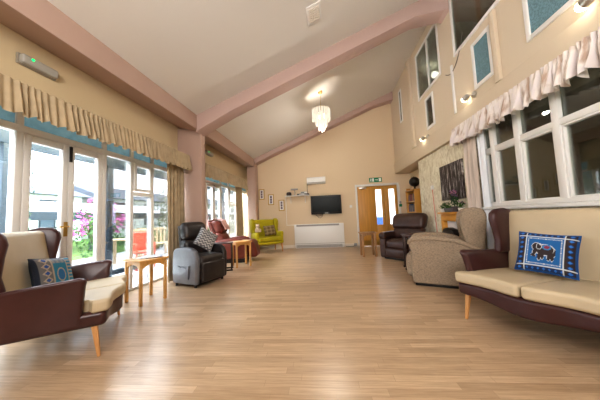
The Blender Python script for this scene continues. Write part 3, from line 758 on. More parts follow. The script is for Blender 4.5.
def leafclump(mb, c, r, n, s, mi=0, flat=1.0, rng=random):
    for _ in range(n):
        while 1:
            d = Vector((rng.uniform(-1, 1), rng.uniform(-1, 1), rng.uniform(-1, 1)))
            if .2 < d.length < 1: break
        p = Vector(c) + Vector((d.x * r[0], d.y * r[1], d.z * r[2]))
        nrm = (d + Vector((rng.uniform(-.6, .6), rng.uniform(-.6, .6), rng.uniform(0, .9)))).normalized()
        a = nrm.orthogonal().normalized(); b = nrm.cross(a); t = rng.uniform(0, 6.28); a, b = a * math.cos(t) + b * math.sin(t), b * math.cos(t) - a * math.sin(t)
        L = s * rng.uniform(.7, 1.3); w_ = L * .42
        mb.add([p - a * L * .5, p + b * w_ * .5 + nrm * L * .08, p + a * L * .5, p - b * w_ * .5 + nrm * L * .08], [(0, 1, 2, 3)], mi)
def petals(mb, c, r, n, mi=0, rng=random):
    for i in range(n):
        a = 2 * PI * i / n; d = Vector((math.cos(a), math.sin(a), 0)); e = Vector((-math.sin(a), math.cos(a), 0)); u = Vector((0, 0, 1))
        ti = Matrix.Rotation(rng.uniform(.2, 1.0), 3, 'Y') @ Matrix.Rotation(rng.uniform(0, 6), 3, 'Z')
        pts = [Vector((0, 0, 0)), d * r * .6 + e * r * .35 + u * r * .2, d * r + u * r * .25, d * r * .6 - e * r * .35 + u * r * .2]
        mb.add([Vector(c) + ti @ p for p in pts], [(0, 1, 2, 3)], mi)
mz = 1.07
def potplant(name, label, loc, pr, ph, pm, fr, fh, nleaf, lm, flowers, ls=.05, fx=1.0):
    o = thing(name, label, 'plant', loc)
    MB().lathe([(pr * .75, 0), (pr, ph * .9), (pr * 1.06, ph), (pr * .95, ph), (pr * .9, ph * .9)], 16).build('pot', pm, o)
    rng = random.Random(label)
    mb = MB(); leafclump(mb, (0, 0, ph + fh * .5), (fr * fx, fr, fh * .55), nleaf, ls, rng=rng)
    for i in range(6):
        a = rng.uniform(0, 6.28); mb.tube([(0, 0, ph * .9), (fr * fx * .5 * math.cos(a), fr * .5 * math.sin(a), ph + fh * .6)], .004, 5)
    mb.build('foliage', lm, o)
    for fm, nf, fz, fs in flowers:
        for i in range(nf):
            a = rng.uniform(0, 6.28); q = MB(); rr = fr * rng.uniform(.2, .9)
            petals(q, (rr * fx * math.cos(a), rr * math.sin(a), ph + fh * rng.uniform(*fz)), fs, 6, rng=rng)
            q.build('flower', fm, o)
    return o
potplant('flowering_plant', 'tall flowering plant with violet and pink blooms centred on the mantel', (2.33, 4.60, mz), .075, .10, M['potdark'], .13, .26, 130, M['leafdark'], [(M['purple'], 9, (.75, 1.1), .045), (M['pinkpet'], 6, (.7, 1.05), .04)], .045, .22)
potplant('potted_plant', 'small green plant in a white pot at the far end of the mantel', (2.31, 5.00, mz), .05, .07, M['pot'], .075, .10, 60, M['leaf'], [(M['whitepet'], 2, (.6, 1), .025)])
potplant('potted_plant', 'leafy green plant with cream flower in front of the tall blooms', (2.30, 4.82, mz), .055, .07, M['potdark'], .085, .12, 70, M['leaf'], [(M['whitepet'], 5, (.1, .7), .04)])
potplant('flowering_plant', 'small plant with lilac blooms at the near end of the mantel', (2.32, 4.38, mz), .05, .07, M['pot'], .07, .11, 50, M['leaf'], [(M['purple'], 4, (.6, 1), .03), (M['pinkpet'], 3, (.6, 1), .03)])
o = thing('planter_trough', 'grey oblong trough on the mantel below the blooms', 'planter', (2.237, 4.62, mz))
mb = MB(); mb.prism([(-.11, 0), (.11, 0), (.12, .075), (-.12, .075)], -.025, .012, 'x'); mb.build('trough', M['potdark'], o, bevel=.004)
mb = MB(); leafclump(mb, (-.005, 0, .095), (.012, .11, .02), 40, .03, rng=random.Random(5)); mb.build('foliage', M['leaf'], o)

# ------------------------------------------------------------------ settees
def settee(label, loc, rotz, e=0):
    o = thing('settee', label, 'settee', loc, rotz)
    W = 1.10; hw = W / 2
    def bow(x): return -.05 * (1 - (x / hw) ** 2) - .02 * math.cos(PI * x / hw * 2) + .0
    # base rail: curved apron
    def fa(x, y, z):
        k = max(0, 1 - (y + .0) / .3)
        zz = z - (.05 * math.cos(PI * x / hw / 2) ** 2 * k if z < .33 else 0)
        return (x, y + bow(x) * max(0, 1 - y / .6), zz)
    MB().pad(-hw, hw, .0, .74 + e, .255, .375, .035, 14, f=fa).build('base_rail', M['burg'], o)
    for s_ in (-1, 1):
        def fs_(x, y, z, s_=s_):
            lim = hw + .008 if y < .10 else hw - .065
            return (max(-lim, min(lim, x)), y + bow(x) * max(0, 1 - y / .6) - .015, z - .06 * max(0, y))
        a, b = sorted((s_ * .006, s_ * (hw + .01)))
        MB().pad(a, b, -.01, .66 + e, .372, .475, .03, 16, bulge=(0, 0, .012), f=fs_).build('seat_cushion', M['cream'], o)
    # back
    def fb(x, y, z): return (x, y + .15 * (z - .4), z)
    MB().pad(-hw + .05, hw - .05, .585 + e, .69 + e, .36, 1.07, .045, 10, bulge=(0, .02, .0), f=fb).build('backrest', M['cream'], o)
    MB().pad(-hw + .02, hw - .02, .675 + e, .72 + e, .28, 1.045, .02, 8, f=lambda x, y, z: (x, y + .14 * (z - .4) - .01, z)).build('back_panel', M['burg'], o)
    for s_ in (-1, 1):
        # arm: upholstered side panel whose top roll flares out
        prof = [(.135, .27), (.13, .45), (.115, .60), (.10, .655), (.15, .675), (.40, .655), (.72 + e, .625), (.74 + e, .30), (.45, .26)]
        a, b = sorted((s_ * (hw - .075), s_ * (hw + .005)))
        mb = MB(); mb.prism(prof, a, b, 'x')
        arm = mb.build('arm', M['burg'], o, bevel=.028, seg=3)
        for v in arm.data.vertices:
            k = max(0, (v.co.z - .45) / .22); v.co.x += s_ * .055 * k * k
        # wing
        prof = [(y_ * (.80 + .9 * e) + .33 - .05 * e, z_) for y_, z_ in [(.30, .61), (.335, .74), (.315, .88), (.29, .98), (.31, 1.055), (.38, 1.095), (.50, 1.105), (.62, 1.08), (.66, 1.0), (.62, .85), (.575, .60)]]
        a, b = sorted((s_ * (hw - .085), s_ * (hw - .01)))
        mb = MB(); mb.prism(prof, a, b, 'x'); wg = mb.build('wing', M['burg'], o, bevel=.03, seg=3)
        for v in wg.data.vertices:
            k = max(0, (.84 - v.co.y) / .3); v.co.x += s_ * .035 * k * max(0, (v.co.z - .6) / .4)
    for sx, sy, dx, dy in ((-1, .055, -.02, -.03), (1, .055, .02, -.03), (-1, .66 + e, -.02, .05), (1, .66 + e, .02, .05)):
        q = MB(); q.cone((sx * (hw - .055), sy + .01, .29), (sx * (hw - .055) + dx, sy + dy, 0), .032, .015, 4, rot=PI / 4); q.build('leg', M['beech'], o, bevel=.004)
    return o
settee('burgundy and cream two seat settee in front of the garden doors, dark patterned cushion', (-2.265, 2.265, 0), R(127))
settee('burgundy and cream two seat settee under the internal window, blue elephant cushion', (1.565, 2.15, 0), R(-61.4), .16)

# ------------------------------------------------------------------ cushions with printed patterns
def cushion(name, label, loc, mtx, w, h, t, pat, nx=96, nz=72):
    o = thing(name, label, 'cushion', loc)
    o.rotation_euler = mtx
    vs = []; fs = []; cols = []
    for side in (-1, 1):
        for i in range(nx + 1):
            for j in range(nz + 1):
                u = i / nx; v = j / nz; a = 2 * u - 1; b = 2 * v - 1
                th = t / 2 * (max(0, 1 - a ** 4) * max(0, 1 - b ** 4)) ** .55
                pin = 1 - .07 * (1 - b * b) * a * a ; pin2 = 1 - .07 * (1 - a * a) * b * b
                vs.append((a * w / 2 * pin, side * th, h / 2 + b * h / 2 * pin2)); cols.append(pat(u, v) if side < 0 else pat(-1, v))
    N = (nx + 1) * (nz + 1)
    for s_ in (0, 1):
        for i in range(nx):
            for j in range(nz):
                q = s_ * N + i * (nz + 1) + j; f = (q, q + nz + 1, q + nz + 2, q + 1); fs.append(f if s_ == 0 else f[::-1])
    MB().add(vs, fs).build('cover', M['attr'], o, cols=cols)
    pts = []
    for k in range(49):
        p = k / 48 * 4; s_ = int(p) % 4; f = p - int(p)
        a, b = [(-1 + 2 * f, -1), (1, -1 + 2 * f), (1 - 2 * f, 1), (-1, 1 - 2 * f)][s_]
        pts.append((a * w / 2 * (1 - .07 * (1 - b * b)), 0, h / 2 + b * h / 2 * (1 - .07 * (1 - a * a))))
    c0 = pat(0, 0)
    pm = mat(name + '_piping', c0, .8); MB().tube(pts, .006, 6).build('piping', pm, o)
    return o
BL, LB, DB, WH, NV, RD = (.012, .08, .26), (.035, .19, .40), (.03, .02, .022), (.55, .58, .60), (.010, .032, .11), (.22, .03, .06)
def ell(u, v, cx, cy, rx, ry): return ((u - cx) / rx) ** 2 + ((v - cy) / ry) ** 2
def elephant(u, v):
    """0 none, 1 body, 2 outline, 3 saddle, 4 saddle trim"""
    parts = [(.50, .53, .155, .135), (.36, .60, .075, .095), (.335, .46, .035, .075), (.315, .385, .04, .028), (.345, .36, .02, .022),
             (.42, .37, .032, .11), (.47, .39, .026, .10), (.57, .38, .03, .11), (.625, .385, .03, .115), (.66, .48, .016, .09)]
    m = min(ell(u, v, *p) for p in parts)
    ear = ell(u, v, .405, .61, .045, .075)
    sad = ell(u, v, .53, .60, .10, .09)
    if sad < .55 and v > .5: return 4 if ell(u, v, .53, .60, .045, .04) < 1 else 3
    if .8 < ear < 1.15: return 2
    if m < .86: return 1
    if m < 1.12: return 2
    return 0
def pat_ele(u, v):
    if u < 0: return BL
    l, r, b, t = .17, .80, .13, .87
    for q in (abs(u - l) < .011, abs(u - r) < .011, abs(v - b) < .014, abs(v - t) < .014):
        if q: return WH
    if l < u < r and b < v < t:
        if (min(abs(u - l - .045), abs(u - r + .045)) < .008 and b + .05 < v < t - .05 and (v * 40) % 1 < .55) or (min(abs(v - b - .06), abs(v - t + .06)) < .011 and l + .04 < u < r - .04 and (u * 52) % 1 < .55): return WH
        e = elephant(u, v)
        if e: return {1: DB, 2: WH, 3: LB, 4: RD}[e]
        return (.010, .11, .31)
    # border: dark ground with blue diamonds
    if u < l or u > r: p, q = (u - (l / 2 if u < l else (1 + r) / 2)) / .075, ((v * 8) % 1 - .5) * 2
    else: p, q = ((u * 11) % 1 - .5) * 2, (v - (b / 2 if v < b else (1 + t) / 2)) / .06
    k = abs(p) + abs(q)
    if k < .55: return (.03, .17, .55)
    if k < .85: return NV
    if min(u, v, 1 - u, 1 - v) < .022: return BL
    return DB if u > r or u < l else NV
TN, TEAL = (.34, .28, .22), (.015, .16, .26)
def pat_dia(u, v):
    if u < 0: return (.012, .018, .03)
    if u < .05 or u > .95: return (.015, .02, .035)
    if abs(u - .33) < .02 or abs(u - .72) < .015: return TN
    if u < .33:
        p, q = (u - .19) / .10, ((v * 5) % 1 - .5) * 2
        k = abs(p) + abs(q); return (.02, .07, .24) if k < .6 else (TN if k < 1.05 else (.13, .12, .12))
    if u < .72:
        if v > .78: return TN if (u * 40) % 1 < .5 else (.02, .10, .2)
        if v < .12: return TN if (u * 30) % 1 < .4 else TEAL
        e = ell(u, v, .53, .42, .12, .22)
        return TN if .6 < e < .95 else ((.02, .08, .28) if e < .6 and (u * 30 + v * 20) % 1 < .5 else TEAL)
    return TEAL if (v * 9) % 1 < .6 else TN
def pat_chev(u, v):
    if u < 0: return (.16, .16, .17)
    z = (v * 6.5 + abs(((u * 5) % 1) - .5) * 1.3) % 1
    d = (v * 5.5) % 1
    return (.50, .49, .48) if z < .36 else (.13, .13, .14)
def pat_plaid(u, v):
    if u < 0: return (.2, .12, .04)
    a = (u * 3.0) % 1; b = (v * 3.0) % 1
    c = Vector((.25, .17, .07))
    if a < .3: c = c * .7
    if b < .3: c = c * .7
    if abs(a - .65) < .05 or abs(b - .65) < .05: c = Vector((.36, .28, .15))
    return tuple(c)
# local +x right, front is -y
cushion('elephant_cushion', 'blue cushion with an elephant print leaning on the settee under the window', (1.945, 2.43, .482), (R(-24), R(4), R(-50)), .41, .39, .14, pat_ele)
cushion('printed_cushion', 'dark teal and tan diamond print cushion on the settee by the garden doors', (-2.61, 1.99, .498), (R(-16), R(6), R(106)), .42, .32, .13, pat_dia)

# ------------------------------------------------------------------ side tables
def side_table(label, loc, rotz, w, d, h, lt, top_m, leg_m, ov=.02, group=None, arch=True):
    o = thing('side_table', label, 'side table', loc, rotz)
    MB().box(-w / 2 - ov, w / 2 + ov, -d / 2 - ov, d / 2 + ov, h - .026, h).build('table_top', top_m, o, bevel=.007)
    for sx in (-1, 1):
        for sy in (-1, 1):
            x, y = sx * (w / 2 - lt / 2), sy * (d / 2 - lt / 2)
            MB().box(x - lt / 2, x + lt / 2, y - lt / 2, y + lt / 2, 0, h - .026).build('leg', leg_m, o, bevel=.005)
    def apron(L):
        n = 10; top = h - .026
        lo = [(-L / 2 + L * i / n, top - .045 - .05 * (abs(2 * i / n - 1) ** 3)) for i in range(n + 1)]
        return lo + [(L / 2, top), (-L / 2, top)]
    for sy in (-1, 1): MB().prism(apron(w - 2 * lt), sy * (d / 2 - lt * .5) - .01, sy * (d / 2 - lt * .5) + .01, 'y').build('apron', top_m, o)
    for sx in (-1, 1): MB().prism(apron(d - 2 * lt), sx * (w / 2 - lt * .5) - .01, sx * (w / 2 - lt * .5) + .01, 'x').build('apron', top_m, o)
    return o
side_table('oak side table by the garden doors with magazines on top', (-2.645, 3.15, 0), R(-22), .40, .37, .60, .038, M['oak'], M['oakv'])
side_table('oak side table in front of the red recliner', (-2.08, 5.42, 0), R(38), .36, .36, .585, .04, M['oak'], M['oakv'])
side_table('small dark oak stool table beside the brown leather recliner', (1.02, 6.40, 0), R(4), .37, .33, .62, .05, M['walnut'], M['walnut'], ov=.025)
for i, (dx, dy, a) in enumerate(((-.03, .03, 12), (.07, .06, 40))):
    q = MB(); q.box(-.10, .10, -.14, .14, 0, .007); q.box(-.101, .101, -.141, .141, .007, .009)
    ob = q.build('magazine', M['magcov'], None, bevel=.001, loc=(-2.645 + dx, 3.15 + dy, .6005 + i * .0095)); ob.rotation_euler.z = R(a)
    tag(ob, ['lower magazine lying flat on the oak side table by the garden doors', 'upper magazine turned askew on the oak side table by the garden doors'][i], 'magazine')

def c_table(label, loc, rotz, h=.60):
    o = thing('overchair_table', label, 'table', loc, rotz)
    MB().box(-.26, .20, -.17, .17, h - .022, h).build('table_top', M['burg'], o, bevel=.006)
    for sy in (-.12, .12): MB().box(.15, .178, sy - .014, sy + .014, .03, h - .02).build('post', M['darkmetal'], o, bevel=.003)
    MB().box(-.22, .19, -.15, -.11, 0, .03).build('foot', M['darkmetal'], o, bevel=.005); MB().box(-.22, .19, .11, .15, 0, .03).build('foot', M['darkmetal'], o, bevel=.005)
    return o
c_table('dark wood overchair table between the two recliners by the windows', (-2.33, 5.02, 0), R(20))
c_table('red brown overchair table between the brown recliner and the oatmeal chair', (1.64, 4.86, 0), R(170), .66)

# ------------------------------------------------------------------ riser recliner in charcoal leather
def place_cushion_on(rootloc, rotz, p):
    return Matrix.Translation(rootloc) @ Matrix.Rotation(rotz, 4, 'Z') @ Vector(p)
gl, gr = (-2.325, 4.075, 0), R(71)
o = thing('recliner', 'charcoal leather recliner chair with sky-paled side panel and chevron cushion', 'recliner', gl, gr)
# local: front -y. width .76, side panel near camera is local x -
m_ = MB()
for s_ in (-1, 1):
    prof = [(-.27, .05), (-.285, .30), (-.285, .50), (-.24, .60), (-.14, .65), (.0, .665), (.2, .65), (.29, .60), (.31, .40), (.30, .05)]
    a, b = sorted((s_ * .36, s_ * .265))
    MB().prism(prof, a, b, 'x').build('side_panel', M['panel'] if s_ < 0 else M['greyleather'], o, bevel=.032, seg=3)
MB().pad(-.262, .262, -.30, .2, .30, .50, .06, 8, bulge=(0, .01, .025)).build('seat', M['greyleather'], o)
MB().pad(-.258, .258, -.325, -.25, .075, .40, .03, 8, bulge=(0, .015, 0)).build('footrest', M['greyleather'], o)
MB().box(-.30, .30, -.24, .29, .03, .12).build('base', M['black'], o, bevel=.01)
for s_ in (-1, 1):
    for y in (-.2, .26): MB().cone((s_ * .30, y, 0), (s_ * .30, y, .05), .022, .022, 10).build('foot', M['black'], o)
lean = lambda x, y, z: (x, y + .12 * (z - .45), z)
MB().pad(-.25, .25, .07, .25, .42, .78, .07, 8, bulge=(0, .03, 0), f=lean).build('back_cushion', M['greyleather'], o)
MB().pad(-.25, .25, .05, .24, .77, 1.08, .085, 8, bulge=(0, .03, .01), f=lean).build('head_cushion', M['greyleather'], o)
MB().pad(-.24, .24, .20, .27, .2, 1.03, .03, 6, f=lean).build('back_panel', M['greyleather'], o)
pk = MB(); pk.prism([(-.12, .14), (.12, .14), (.13, .36), (.05, .33), (0, .35), (-.06, .32), (-.14, .37)], -.385, -.362, 'x'); pk.build('side_pocket', M['panel'], o, bevel=.01)
cushion('chevron_cushion', 'grey and white chevron cushion standing on its corner in the charcoal recliner', tuple(place_cushion_on(gl, gr, (-.10, -.13, .625))), (R(-18), R(33), gr - R(24)), .35, .35, .13, pat_chev, 64, 64)

# red recliner
rl, rr = (-2.58, 6.10, 0), R(96)
o = thing('recliner', 'oxblood leather recliner tilted back with a pink throw over its headrest', 'recliner', rl, rr); o.scale = (1.08, 1.14, 1.06)
for s_ in (-1, 1):
    prof = [(-.36, .10), (-.40, .30), (-.36, .50), (-.28, .585), (-.1, .60), (.28, .55), (.36, .42), (.36, .10)]
    a, b = sorted((s_ * .36, s_ * .26)); MB().prism(prof, a, b, 'x').build('side_panel', M['redleather'], o, bevel=.035, seg=3)
MB().pad(-.256, .256, -.40, .2, .30, .50, .06, 8, bulge=(0, .0, .03)).build('seat', M['redleather'], o)
MB().pad(-.255, .255, -.56, -.34, .10, .52, .08, 8, bulge=(0, .02, 0), f=lambda x, y, z: (x, y - .22 * (.40 - z), z)).build('footrest', M['redleather'], o)
MB().box(-.30, .30, -.36, .34, .0, .12).build('base', M['black'], o, bevel=.01)
lean2 = lambda x, y, z: (x, y + .34 * (z - .45), z)
MB().pad(-.25, .25, .10, .27, .42, .74, .07, 8, bulge=(0, .03, 0), f=lean2).build('back_cushion', M['redleather'], o)
MB().pad(-.25, .25, .07, .25, .72, 1.03, .08, 8, bulge=(0, .03, .01), f=lean2).build('head_cushion', M['redleather'], o)
MB().pad(-.24, .24, .23, .30, .2, 1.0, .03, 6, f=lean2).build('back_panel', M['redleather'], o)
q = thing('throw', 'pink knitted throw draped over the red recliner headrest', 'throw', rl, rr); q.scale = (1.08, 1.14, 1.06)
vs = []; fs = []; n1, n2 = 16, 26
path = [(.045, .80), (.05, .90), (.065, .98), (.12, 1.05), (.20, 1.055), (.27, 1.02), (.30, .92), (.315, .75)]
for i in range(n1 + 1):
    for j in range(n2 + 1):
        t = j / n2 * (len(path) - 1); k = min(int(t), len(path) - 2); f = t - k
        y = path[k][0] * (1 - f) + path[k + 1][0] * f; z = path[k][1] * (1 - f) + path[k + 1][1] * f
        x = -.17 + .36 * i / n1; yy, = [lean2(0, y, z)[1]]
        off = .012 * math.sin(i * 1.3) * (1 if y < .15 else -.3)
        vs.append((x + .01 * math.sin(j * .8), yy - .012 + off * .5 + (.065 if y > .25 else 0) - (.045 if y < .1 else 0), z + (.03 if .07 < y < .28 else 0)))
for i in range(n1):
    for j in range(n2):
        a = i * (n2 + 1) + j; fs.append((a, a + 1, a + n2 + 2, a + n2 + 1))
cl = MB().add(vs, fs).build('cloth', M['throw'], q); sm = cl.modifiers.new('thick', 'SOLIDIFY'); sm.thickness = .012

# yellow wingback
yl, yr = (-1.84, 7.34, 0), R(36)
o = thing('wingback_armchair', 'mustard yellow wingback armchair with plaid cushion by the back wall', 'armchair', yl, yr); o.scale = (1.3, 1.2, 1.03)
MB().pad(-.34, .34, -.04, .52, .28, .36, .03, 8, f=lambda x, y, z: (x, y - .02 * math.cos(PI * x / .7), z - .025 * math.cos(PI * x / .7) * (y < .2))).build('base_rail', M['yellow'], o)
MB().pad(-.30, .30, -.06, .45, .355, .47, .04, 8, bulge=(0, .01, .02)).build('seat_cushion', M['yellow'], o)
lean3 = lambda x, y, z: (x, y + .2 * (z - .4), z)
MB().pad(-.30, .30, .40, .54, .34, 1.02, .05, 8, bulge=(0, .02, .01), f=lean3).build('backrest', M['yellow'], o)
for s_ in (-1, 1):
    a, b = sorted((s_ * .36, s_ * .285))
    MB().prism([(.03, .28), (.02, .5), (.0, .62), (.05, .645), (.3, .625), (.5, .60), (.52, .28)], a, b, 'x').build('arm', M['yellow'], o, bevel=.028, seg=3)
    w_ = MB().prism([(.34, .60), (.38, .72), (.34, .85), (.33, .98), (.40, 1.05), (.5, 1.06), (.60, 1.03), (.62, .9), (.55, .6)], a, b, 'x').build('wing', M['yellow'], o, bevel=.028, seg=3)
for sx, sy, dx, dy in ((-1, .02, -.015, -.02), (1, .02, .015, -.02), (-1, .46, -.01, .04), (1, .46, .01, .04)):
    q = MB(); q.cone((sx * .30, sy, .29), (sx * .30 + dx, sy + dy, 0), .028, .014, 10); q.build('leg', M['beech'], o)
cushion('plaid_cushion', 'brown and tan plaid cushion in the yellow wingback armchair', tuple(place_cushion_on(yl, yr, (.11, .25, .53))), (R(-18), R(-4), yr), .40, .34, .13, pat_plaid, 48, 48)
q = thing('teddy_bear', 'small cream soft toy sitting on the arm of the yellow armchair', 'soft toy', tuple(place_cushion_on(yl, yr, (-.40, .08, .672))), yr)
MB().lathe([(.001, 0), (.07, .005), (.085, .05), (.075, .10), (.04, .14), (.001, .145)], 16).build('body', M['plush'], q)
MB().lathe([(.001, -.065), (.045, -.05), (.065, 0), (.045, .05), (.001, .065)], 16, T=Matrix.Translation((0, -.02, .19))).build('head', M['plush'], q)
for s_ in (-1, 1):
    MB().lathe([(.001, -.02), (.022, 0), (.001, .02)], 10, T=Matrix.Translation((s_ * .045, -.01, .245))).build('ear', M['plush'], q)
    b = MB(); b.tube([(s_ * .06, -.02, .10), (s_ * .08, -.07, .07)], [.026, .02], 8); b.build('arm', M['plush'], q)
    b = MB(); b.tube([(s_ * .04, -.04, .035), (s_ * .06, -.12, .03)], [.032, .028], 8); b.build('leg', M['plush'], q)

# brown leather recliner (back right)
bl, br_ = (1.73, 5.87, 0), R(-47)
o = thing('recliner', 'dark brown leather recliner armchair with padded arms near the double doors', 'recliner', bl, br_)
MB().pad(-.28, .28, -.28, .25, .24, .46, .07, 8, bulge=(0, .02, .03)).build('seat', M['brownleather'], o)
MB().pad(-.285, .285, -.30, -.20, .05, .27, .04, 8, bulge=(0, .02, 0)).build('footrest', M['brownleather'], o)
for s_ in (-1, 1):
    a, b = sorted((s_ * .45, s_ * .28))
    MB().pad(a, b, -.27, .42, .03, .50, .05, 6).build('side_panel', M['brownleather'], o)
    MB().pad(a - .012, b + .012, -.30, .34, .46, .63, .075, 8, bulge=(0, 0, .015)).build('arm_pad', M['brownleather'], o)
lean4 = lambda x, y, z: (x * (1 + .12 * max(0, z - .5)), y + .3 * (z - .45), z)
MB().pad(-.38, .38, .17, .40, .44, .74, .09, 10, bulge=(0, .04, 0), f=lean4).build('back_cushion', M['brownleather'], o)
MB().pad(-.41, .41, .14, .38, .68, 1.06, .11, 10, bulge=(0, .04, .02), f=lean4).build('head_cushion', M['brownleather'], o)
MB().box(-.36, .36, -.22, .40, 0, .06).build('base', M['black'], o, bevel=.01)

# oatmeal fabric winged recliner seen from the side
ol, or_ = (1.675, 3.975, 0), R(-113)
o = thing('recliner', 'oatmeal woven fabric wing chair recliner side on beyond the right settee', 'recliner', ol, or_)
# local front -y -> world (-.95,+.31)
for s_ in (-1, 1):
    a, b = sorted((s_ * .38, s_ * .27))
    prof = [(-.33, .04), (-.345, .25), (-.33, .50), (-.36, .60), (-.34, .68), (-.25, .71), (.0, .71), (.22, .69), (.40, .62), (.52, .54), (.54, .04)]
    MB().prism(prof, a, b, 'x').build('side_panel', M['oatmeal'], o, bevel=.03, seg=3)
    prof = [(-.37, .60), (-.375, .66), (-.32, .725), (-.15, .74), (.1, .735), (.3, .69), (.55, .56), (.53, .52), (.25, .64), (-.1, .68), (-.3, .66)]
    MB().prism(prof, a - .015, b + .015, 'x').build('arm_pad', M['oatmeal'], o, bevel=.022, seg=3)
    prof = [(.37, .62), (.335, .78), (.32, .95), (.34, 1.06), (.40, 1.115), (.50, 1.135), (.60, 1.10), (.63, 1.0), (.61, .8), (.56, .50), (.42, .52)]
    MB().prism(prof, a + (.02 if s_ > 0 else .03), b - (.03 if s_ > 0 else .02), 'x').build('wing', M['oatmeal'], o, bevel=.035, seg=3)
MB().pad(-.27, .27, -.34, .36, .30, .52, .06, 8, bulge=(0, .01, .03)).build('seat', M['oatmeal'], o)
MB().pad(-.265, .265, -.41, -.30, .10, .44, .055, 8, bulge=(0, .03, 0)).build('footrest', M['oatmeal'], o)
MB().pad(-.27, .27, .36, .58, .45, 1.10, .08, 8, bulge=(0, .03, 0), f=lambda x, y, z: (x, y + .1 * (z - .45), z)).build('backrest', M['oatmeal'], o)
MB().box(-.34, .34, -.30, .46, 0, .06).build('base', M['black'], o, bevel=.01)

# ------------------------------------------------------------------ outside, beyond the left glazing
struct(MB().box(-8.5, -3.35, -6, 30, -.14, -.04).build('ground_paving', M['paving'], smooth=False))
struct(MB().box(-80, -8.5, -40, 90, -.16, -.06).build('ground_lawn', M['lawn'], smooth=False))
o = thing('veranda', 'blue black timber veranda with posts along the outside of the building', 'veranda', (-4.3, 4, -.04))
for y in (-1.37, .14, 3.2, 5.2): MB().box(-.06, .06, y - .06, y + .06, 0, 2.40).build('post', M['timber'], o, bevel=.01)
MB().box(-.07, .07, -6, 9, 2.30, 2.5).build('beam', M['timber'], o, bevel=.01)
MB().box(-.03, .03, .14, 5.2, .14, .24).build('rail', M['timber'], o, bevel=.008)
o = thing('covered_walkway', 'low covered walkway with white roof and dark fascia across the courtyard', 'walkway', (-11.5, 8, -.05))
mb = MB(); mb.prism([(0, 1.75), (-3.0, 2.45), (-3.0, 2.5), (0, 1.80)], -14, 22, 'y'); mb.build('roof', M['sheet'], o)
MB().box(0, .08, -14, 22, 1.45, 1.80).build('fascia', M['timber'], o)
for i in range(10): MB().box(-.06, .06, -13.5 + i * 3.9, -13.38 + i * 3.9, 0, 1.5).build('post', M['timber'], o)
def bungalow(label, loc, rotz, w, d, h, rh, wins):
    o = thing('bungalow', label, 'house', loc, rotz)
    MB().box(-w / 2, w / 2, 0, d, 0, h).build('wall', M['render_'], o)
    mb = MB(); mb.prism([(-.5, h - .05), (d / 2, h + rh), (d + .5, h - .05)], -w / 2 - .5, w / 2 + .5, 'x'); mb.build('roof', M['roofdark'], o)
    for x, z0, ww, hh in wins:
        f = MB().box(x - ww / 2, x + ww / 2, -.05, .02, z0, z0 + hh).build('window', M['timber'], o)
        n = max(1, int(ww / .9))
        for i in range(n):
            a = x - ww / 2 + ww * i / n + .07; b = x - ww / 2 + ww * (i + 1) / n - .07
            MB().box(a, b, -.07, -.04, z0 + .08, z0 + hh - .08).build('pane', M['winout'] if i % 2 == 0 else M['render_'], f)
    return o
bungalow('white bungalow with slate roof and dark windows beyond the nearer garden doors', (-19.5, 11, -.06), R(90), 11, 7, 3.5, 1.4, [(-3.6, 1.1, 2.2, 2.0), (.2, 1.0, 2.6, 2.2), (3.6, 1.1, 1.8, 2.0)])
bungalow('long white bungalow with slate roof seen through the fixed lights beside the column', (-19.5, 25.5, -.06), R(90), 14, 7, 3.6, 1.5, [(-5, 1.0, 2.4, 2.2), (-1.4, 1.0, 2.4, 2.2), (2.4, 1.0, 2.4, 2.2), (5.4, 1.0, 1.6, 2.2)])
bungalow('further white bungalow end on behind the far garden doors', (-19, 42, -.06), R(90), 12, 7, 3.8, 1.5, [(-3.6, 1.1, 2.4, 2.2), (0, 1.1, 2.4, 2.2), (3.6, 1.1, 2.4, 2.2)])
def shrub(name, label, loc, r, n, s, fl=None, leafm='leaf'):
    o = thing(name, label, 'shrub', loc); rng = random.Random(label)
    mb = MB()
    for i in range(7):
        a = rng.uniform(0, 6.28); mb.tube([(0, 0, 0), (.3 * r[0] * math.cos(a), .3 * r[1] * math.sin(a), r[2] * .6), (.7 * r[0] * math.cos(a), .7 * r[1] * math.sin(a), r[2] * 1.5)], [.03, .02, .01], 5)
    mb.build('stems', M['bark'], o)
    mb = MB(); leafclump(mb, (0, 0, r[2]), r, n, s, rng=rng); mb.build('foliage', M[leafm], o)['kind'] = 'stuff'
    if fl:
        mb = MB()
        for _ in range(fl[1]):
            a = rng.uniform(0, 6.28); q = rng.uniform(.6, 1.0); zz = rng.uniform(-.2, .95); k = math.sqrt(max(0, 1 - zz * zz)) * q
            petals(mb, (r[0] * k * math.cos(a), r[1] * k * math.sin(a), r[2] * (1 + zz)), fl[2], 5, rng=rng)
        mb.build('blossom', M[fl[0]], o)['kind'] = 'stuff'
    return o
shrub('flowering_shrub', 'tall shrub with magenta blossom outside the nearer garden doors', (-7.6, 7.0, -.06), (.75, .7, 1.05), 900, .13, ('magenta', 150, .09))
shrub('flowering_shrub', 'loose shrub with magenta sprays beyond the veranda post', (-6.1, 9.2, -.06), (.5, .5, .95), 500, .12, ('magenta', 60, .08))
shrub('garden_shrub', 'green shrub below the walkway seen through the left garden door', (-7.9, 5.4, -.06), (.45, .6, .5), 700, .14)
shrub('garden_shrub', 'green shrub beside the pale garden bench', (-7.2, 8.9, -.06), (.5, .5, .48), 600, .14)
shrub('garden_shrub', 'green shrub below the white walkway further along', (-8.2, 10.2, -.06), (.9, .9, .55), 600, .15)
shrub('garden_tree', 'dark leafy tree close outside the leftmost pane', (-5.6, 3.3, -.06), (.55, .40, 1.9), 1500, .12, None, 'leafdark')
shrub('garden_tree', 'green tree seen through the far garden doors', (-9.6, 13.8, -.06), (1.3, 1.1, 1.9), 1300, .2)
